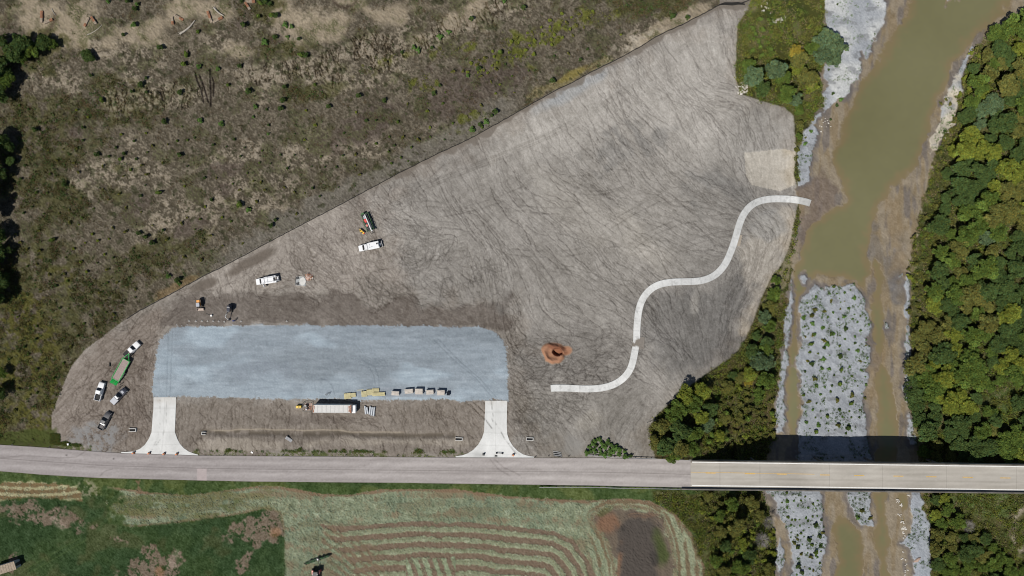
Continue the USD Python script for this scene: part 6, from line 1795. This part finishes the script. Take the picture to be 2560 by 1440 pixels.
for form, col, si, u, v, d, zone in PLANTS:
    if form == 'tree' and col not in ('bare',):
        si = si % (2 if col == 'gold' else 4)
    elif form == 'shrub':
        si = si % 2
    if col == 'bare':
        si = 0
    kp, R, hh = KINDS[(form, col, si)]
    s = d * S / (2 * R)
    sz_ = s * rgp.uniform(.9, 1.12)
    if zone in ('wood', 'lowerwood'):
        s *= 1.14
    if form == 'tree' and d < 34:
        sz_ *= .85
    h_ = hh * sz_
    z0 = zg(u, v)
    p = world(u, v, z0 + h_ * .62)
    key = (zone, col)
    k = cnt.get(key, 0)
    cnt[key] = k + 1
    w_, o_ = WHERE[zone]
    copy_of(kp, ('bare_tree' if col == 'bare' else 'tree') if form == 'tree' else 'shrub', f'{LOOKW[col]} {w_}, {ordw(k)} {o_}', form, (p[0], p[1], z0 - .05), rgp.uniform(0, 360), (s, s * rgp.uniform(.9, 1.1), sz_), w_.replace('tree', 'trees').replace('shrub', 'shrubs'))

# fallen dead trees at the lot edge
for u, v, L_, rz, lb in ((1628, 1055, 3.2, 20, 'fallen grey branches at the left edge of the tree clump'), (1640, 1100, 4.2, -35, 'grey dead treetop leaning out of the clump beside the road')):
    t = thing('dead_branch', lb, 'dead branch', at(u, v, .2), rz)
    g = np.random.default_rng(int(u))
    part(t, 'limb', tm(tube([-L_ / 2, 0, .3], [L_ / 2, .3, .9], .09, 7, .04), tube([-L_ / 2 + .4, 0, .3], [0, 1.2, .8], .06, 6, .03)), DEADW)
    part(t, 'twigs', tm(*[tube([x_, 0, .5], [x_ + g.uniform(-.3, 1.0), g.uniform(-1.4, 1.4), g.uniform(.4, 1.3)], .04, 4, .012) for x_ in np.linspace(-L_ / 2, L_ / 2, 16)]), DEADW)

# ------------------------------------------------------------------ ground cover nobody could count
def stuff(name, label, cat, protos, pts, kinds, rots, scl):
    pi = UsdGeom.PointInstancer.Define(stage, '/World/' + name)
    tag(pi.GetPrim(), label, cat, None, 'stuff')
    rel = pi.CreatePrototypesRel()
    for k, (v_, f_, c_, mat) in enumerate(protos):
        pth = f'/World/{name}/tuft' + (f'_{k:03d}' if k else '')
        raw_mesh(pth, v_, f_, mat, None, c_)
        rel.AddTarget(pth)
    n = len(pts)
    pi.CreatePositionsAttr(Vt.Vec3fArray.FromNumpy(np.asarray(pts, np.float32)))
    pi.CreateProtoIndicesAttr(Vt.IntArray.FromNumpy(np.asarray(kinds, np.int32)))
    q = np.zeros((n, 4), np.float32)
    q[:, 0], q[:, 3] = np.cos(rots / 2), np.sin(rots / 2)
    pi.CreateOrientationsAttr(Vt.QuathArray([Gf.Quath(float(a), 0, 0, float(d)) for a, _, _, d in q]))
    pi.CreateScalesAttr(Vt.Vec3fArray.FromNumpy(np.asarray(scl, np.float32)))


def tuft(seed, n, R, hh, size, mat):
    g = np.random.default_rng(seed)
    p = np.stack([g.normal(0, R * .5, n), g.normal(0, R * .5, n), hh * g.uniform(.1, 1, n)], -1)
    return leaves(p, size, g, .7, .3) + (mat,)


def scatter(dens, n, seed):
    """n points drawn by a density raster."""
    g = np.random.default_rng(seed)
    w_ = np.clip(dens, 0, None).ravel()
    k = g.choice(NU * NV, n, p=w_ / w_.sum())
    i, j = k // NU, k % NU
    P_ = P3[i, j].copy()
    P_[:, :2] += g.uniform(-.12, .12, (n, 2))
    return P_, i, j, g


sc_ = ('dark', 'fresh', 'lime', 'olive', 'mid')
stuff('small_shrubs', 'smallest green shrubs dotted between the larger ones', 'shrubs', [crown(1.0, 1.2, 150, 400 + k, .24, 5, .2) + (LEAF[c_],) for k, c_ in enumerate(sc_)], [at(p[3], p[4], -.03) for p in SMALL], [sc_.index(p[1]) for p in SMALL],
      rgp.uniform(0, 6.28, len(SMALL)), np.repeat(np.array([[p[5] * S / 2] for p in SMALL]), 3, 1))
dens = (zid == 2) * (.25 + 1.3 * green + 1.6 * ol + 1.4 * yg) * (1 - .8 * clay) * (1 - .7 * pale) * (1 - .8 * sstep(rill_zone, .2, .7)) * (1 - .85 * fz) * (rd < .1) * sstep(nz(14, 131, 2), -1.0, .8)
P_, i, j, g = scatter(dens, 7000, 1)
olv = np.maximum(ol[i, j], .6 * green[i, j])
kd = np.where(yg[i, j] > g.uniform(.1, 1, len(i)), 2, np.where(g.random(len(i)) < .25 + .5 * olv, np.where(g.random(len(i)) < .35, 1, 0), 3))
stuff('scrub_weeds', 'low brown and olive weeds covering the brushy slope', 'weeds', [tuft(1, 18, .55, .4, .12, LEAF['weed']), tuft(2, 22, .55, .5, .12, LEAF['dark']), tuft(3, 18, .6, .4, .13, LEAF['olive']), tuft(4, 16, .55, .35, .11, LEAF['brown'])],
      P_, kd, g.uniform(0, 6.28, len(i)), np.repeat(g.uniform(.45, 1.25, (len(i), 1)) * (1 + .35 * ol[i, j])[:, None], 3, 1) * [1, 1, .7])
dens = (zid == 5) * ((UU > 1760) | (rd < .1)) * (.5 + sstep(nz(20, 132, 2), -.8, 1)) * np.where(UU > 2200, 1.0, 1.3)
P_, i, j, g = scatter(dens, 13000, 2)
kd = g.choice(4, len(i), p=(.42, .2, .22, .16))
stuff('bank_undergrowth', 'tangled olive grass and weeds on the creek banks', 'undergrowth', [tuft(5, 24, .9, .7, .18, LEAF['olive']), tuft(6, 24, .9, .8, .18, LEAF['mid']), tuft(7, 24, .9, .7, .18, LEAF['lime']), tuft(8, 22, .8, .5, .16, LEAF['straw'])],
      P_, kd, g.uniform(0, 6.28, len(i)), np.repeat(g.uniform(.5, 1.4, (len(i), 1)), 3, 1))
offroad = (rd < .15)
vd = offroad * np.clip(vn * (VV < rt_v[None] - 1), 0, 1) * (zid == 0) * (.3 + (UU < 300) * 2 + sstep(f12, .2, 1.2)) + offroad * ((zid == 0) & (VV > 1085) & (UU < 150)) * 1.0
P_, i, j, g = scatter(vd, 1500, 3)
stuff('verge_grass', 'green grass tufts on the upper road verge', 'grass', [tuft(9, 20, .5, .3, .12, LEAF['fresh']), tuft(10, 20, .5, .35, .12, LEAF['olive'])], P_, g.integers(0, 2, len(i)), g.uniform(0, 6.28, len(i)), np.repeat(g.uniform(.4, .95, (len(i), 1)), 3, 1))
bd = bar * (zid == 7) * (1 - (VV < 300) * .6)
P_, i, j, g = scatter(bd * sstep(nz(16, 133, 2), -.6, .9), 2400, 4)
stuff('gravel_bar_weeds', 'tiny green weeds dotted over the gravel bars', 'weeds', [tuft(11, 16, .45, .25, .11, LEAF['fresh']), tuft(12, 16, .45, .25, .11, LEAF['dark'])], P_, g.integers(0, 2, len(i)), g.uniform(0, 6.28, len(i)), np.repeat(g.uniform(.4, 1.25, (len(i), 1)), 3, 1))
hd = hm * (1 - im_) * (zid == 4) * (1 - np.maximum(lines, pl)) + (zid == 4) * lfm * .5 + .8 * (zid == 4) * im_ * strp
P_, i, j, g = scatter(hd * sstep(tex, -.6, 1.2), 8000, 5)
HAYM = leaf_mat('cut_hay', (.34, .37, .25))
stuff('cut_hay', 'pale green cut hay lying in swaths on the field', 'hay', [tuft(13, 14, .55, .16, .16, HAYM), tuft(14, 14, .55, .18, .16, HAYM)], P_, g.integers(0, 2, len(i)), g.uniform(0, 6.28, len(i)), np.repeat(g.uniform(.35, .8, (len(i), 1)), 3, 1) * [1, 1, .6])
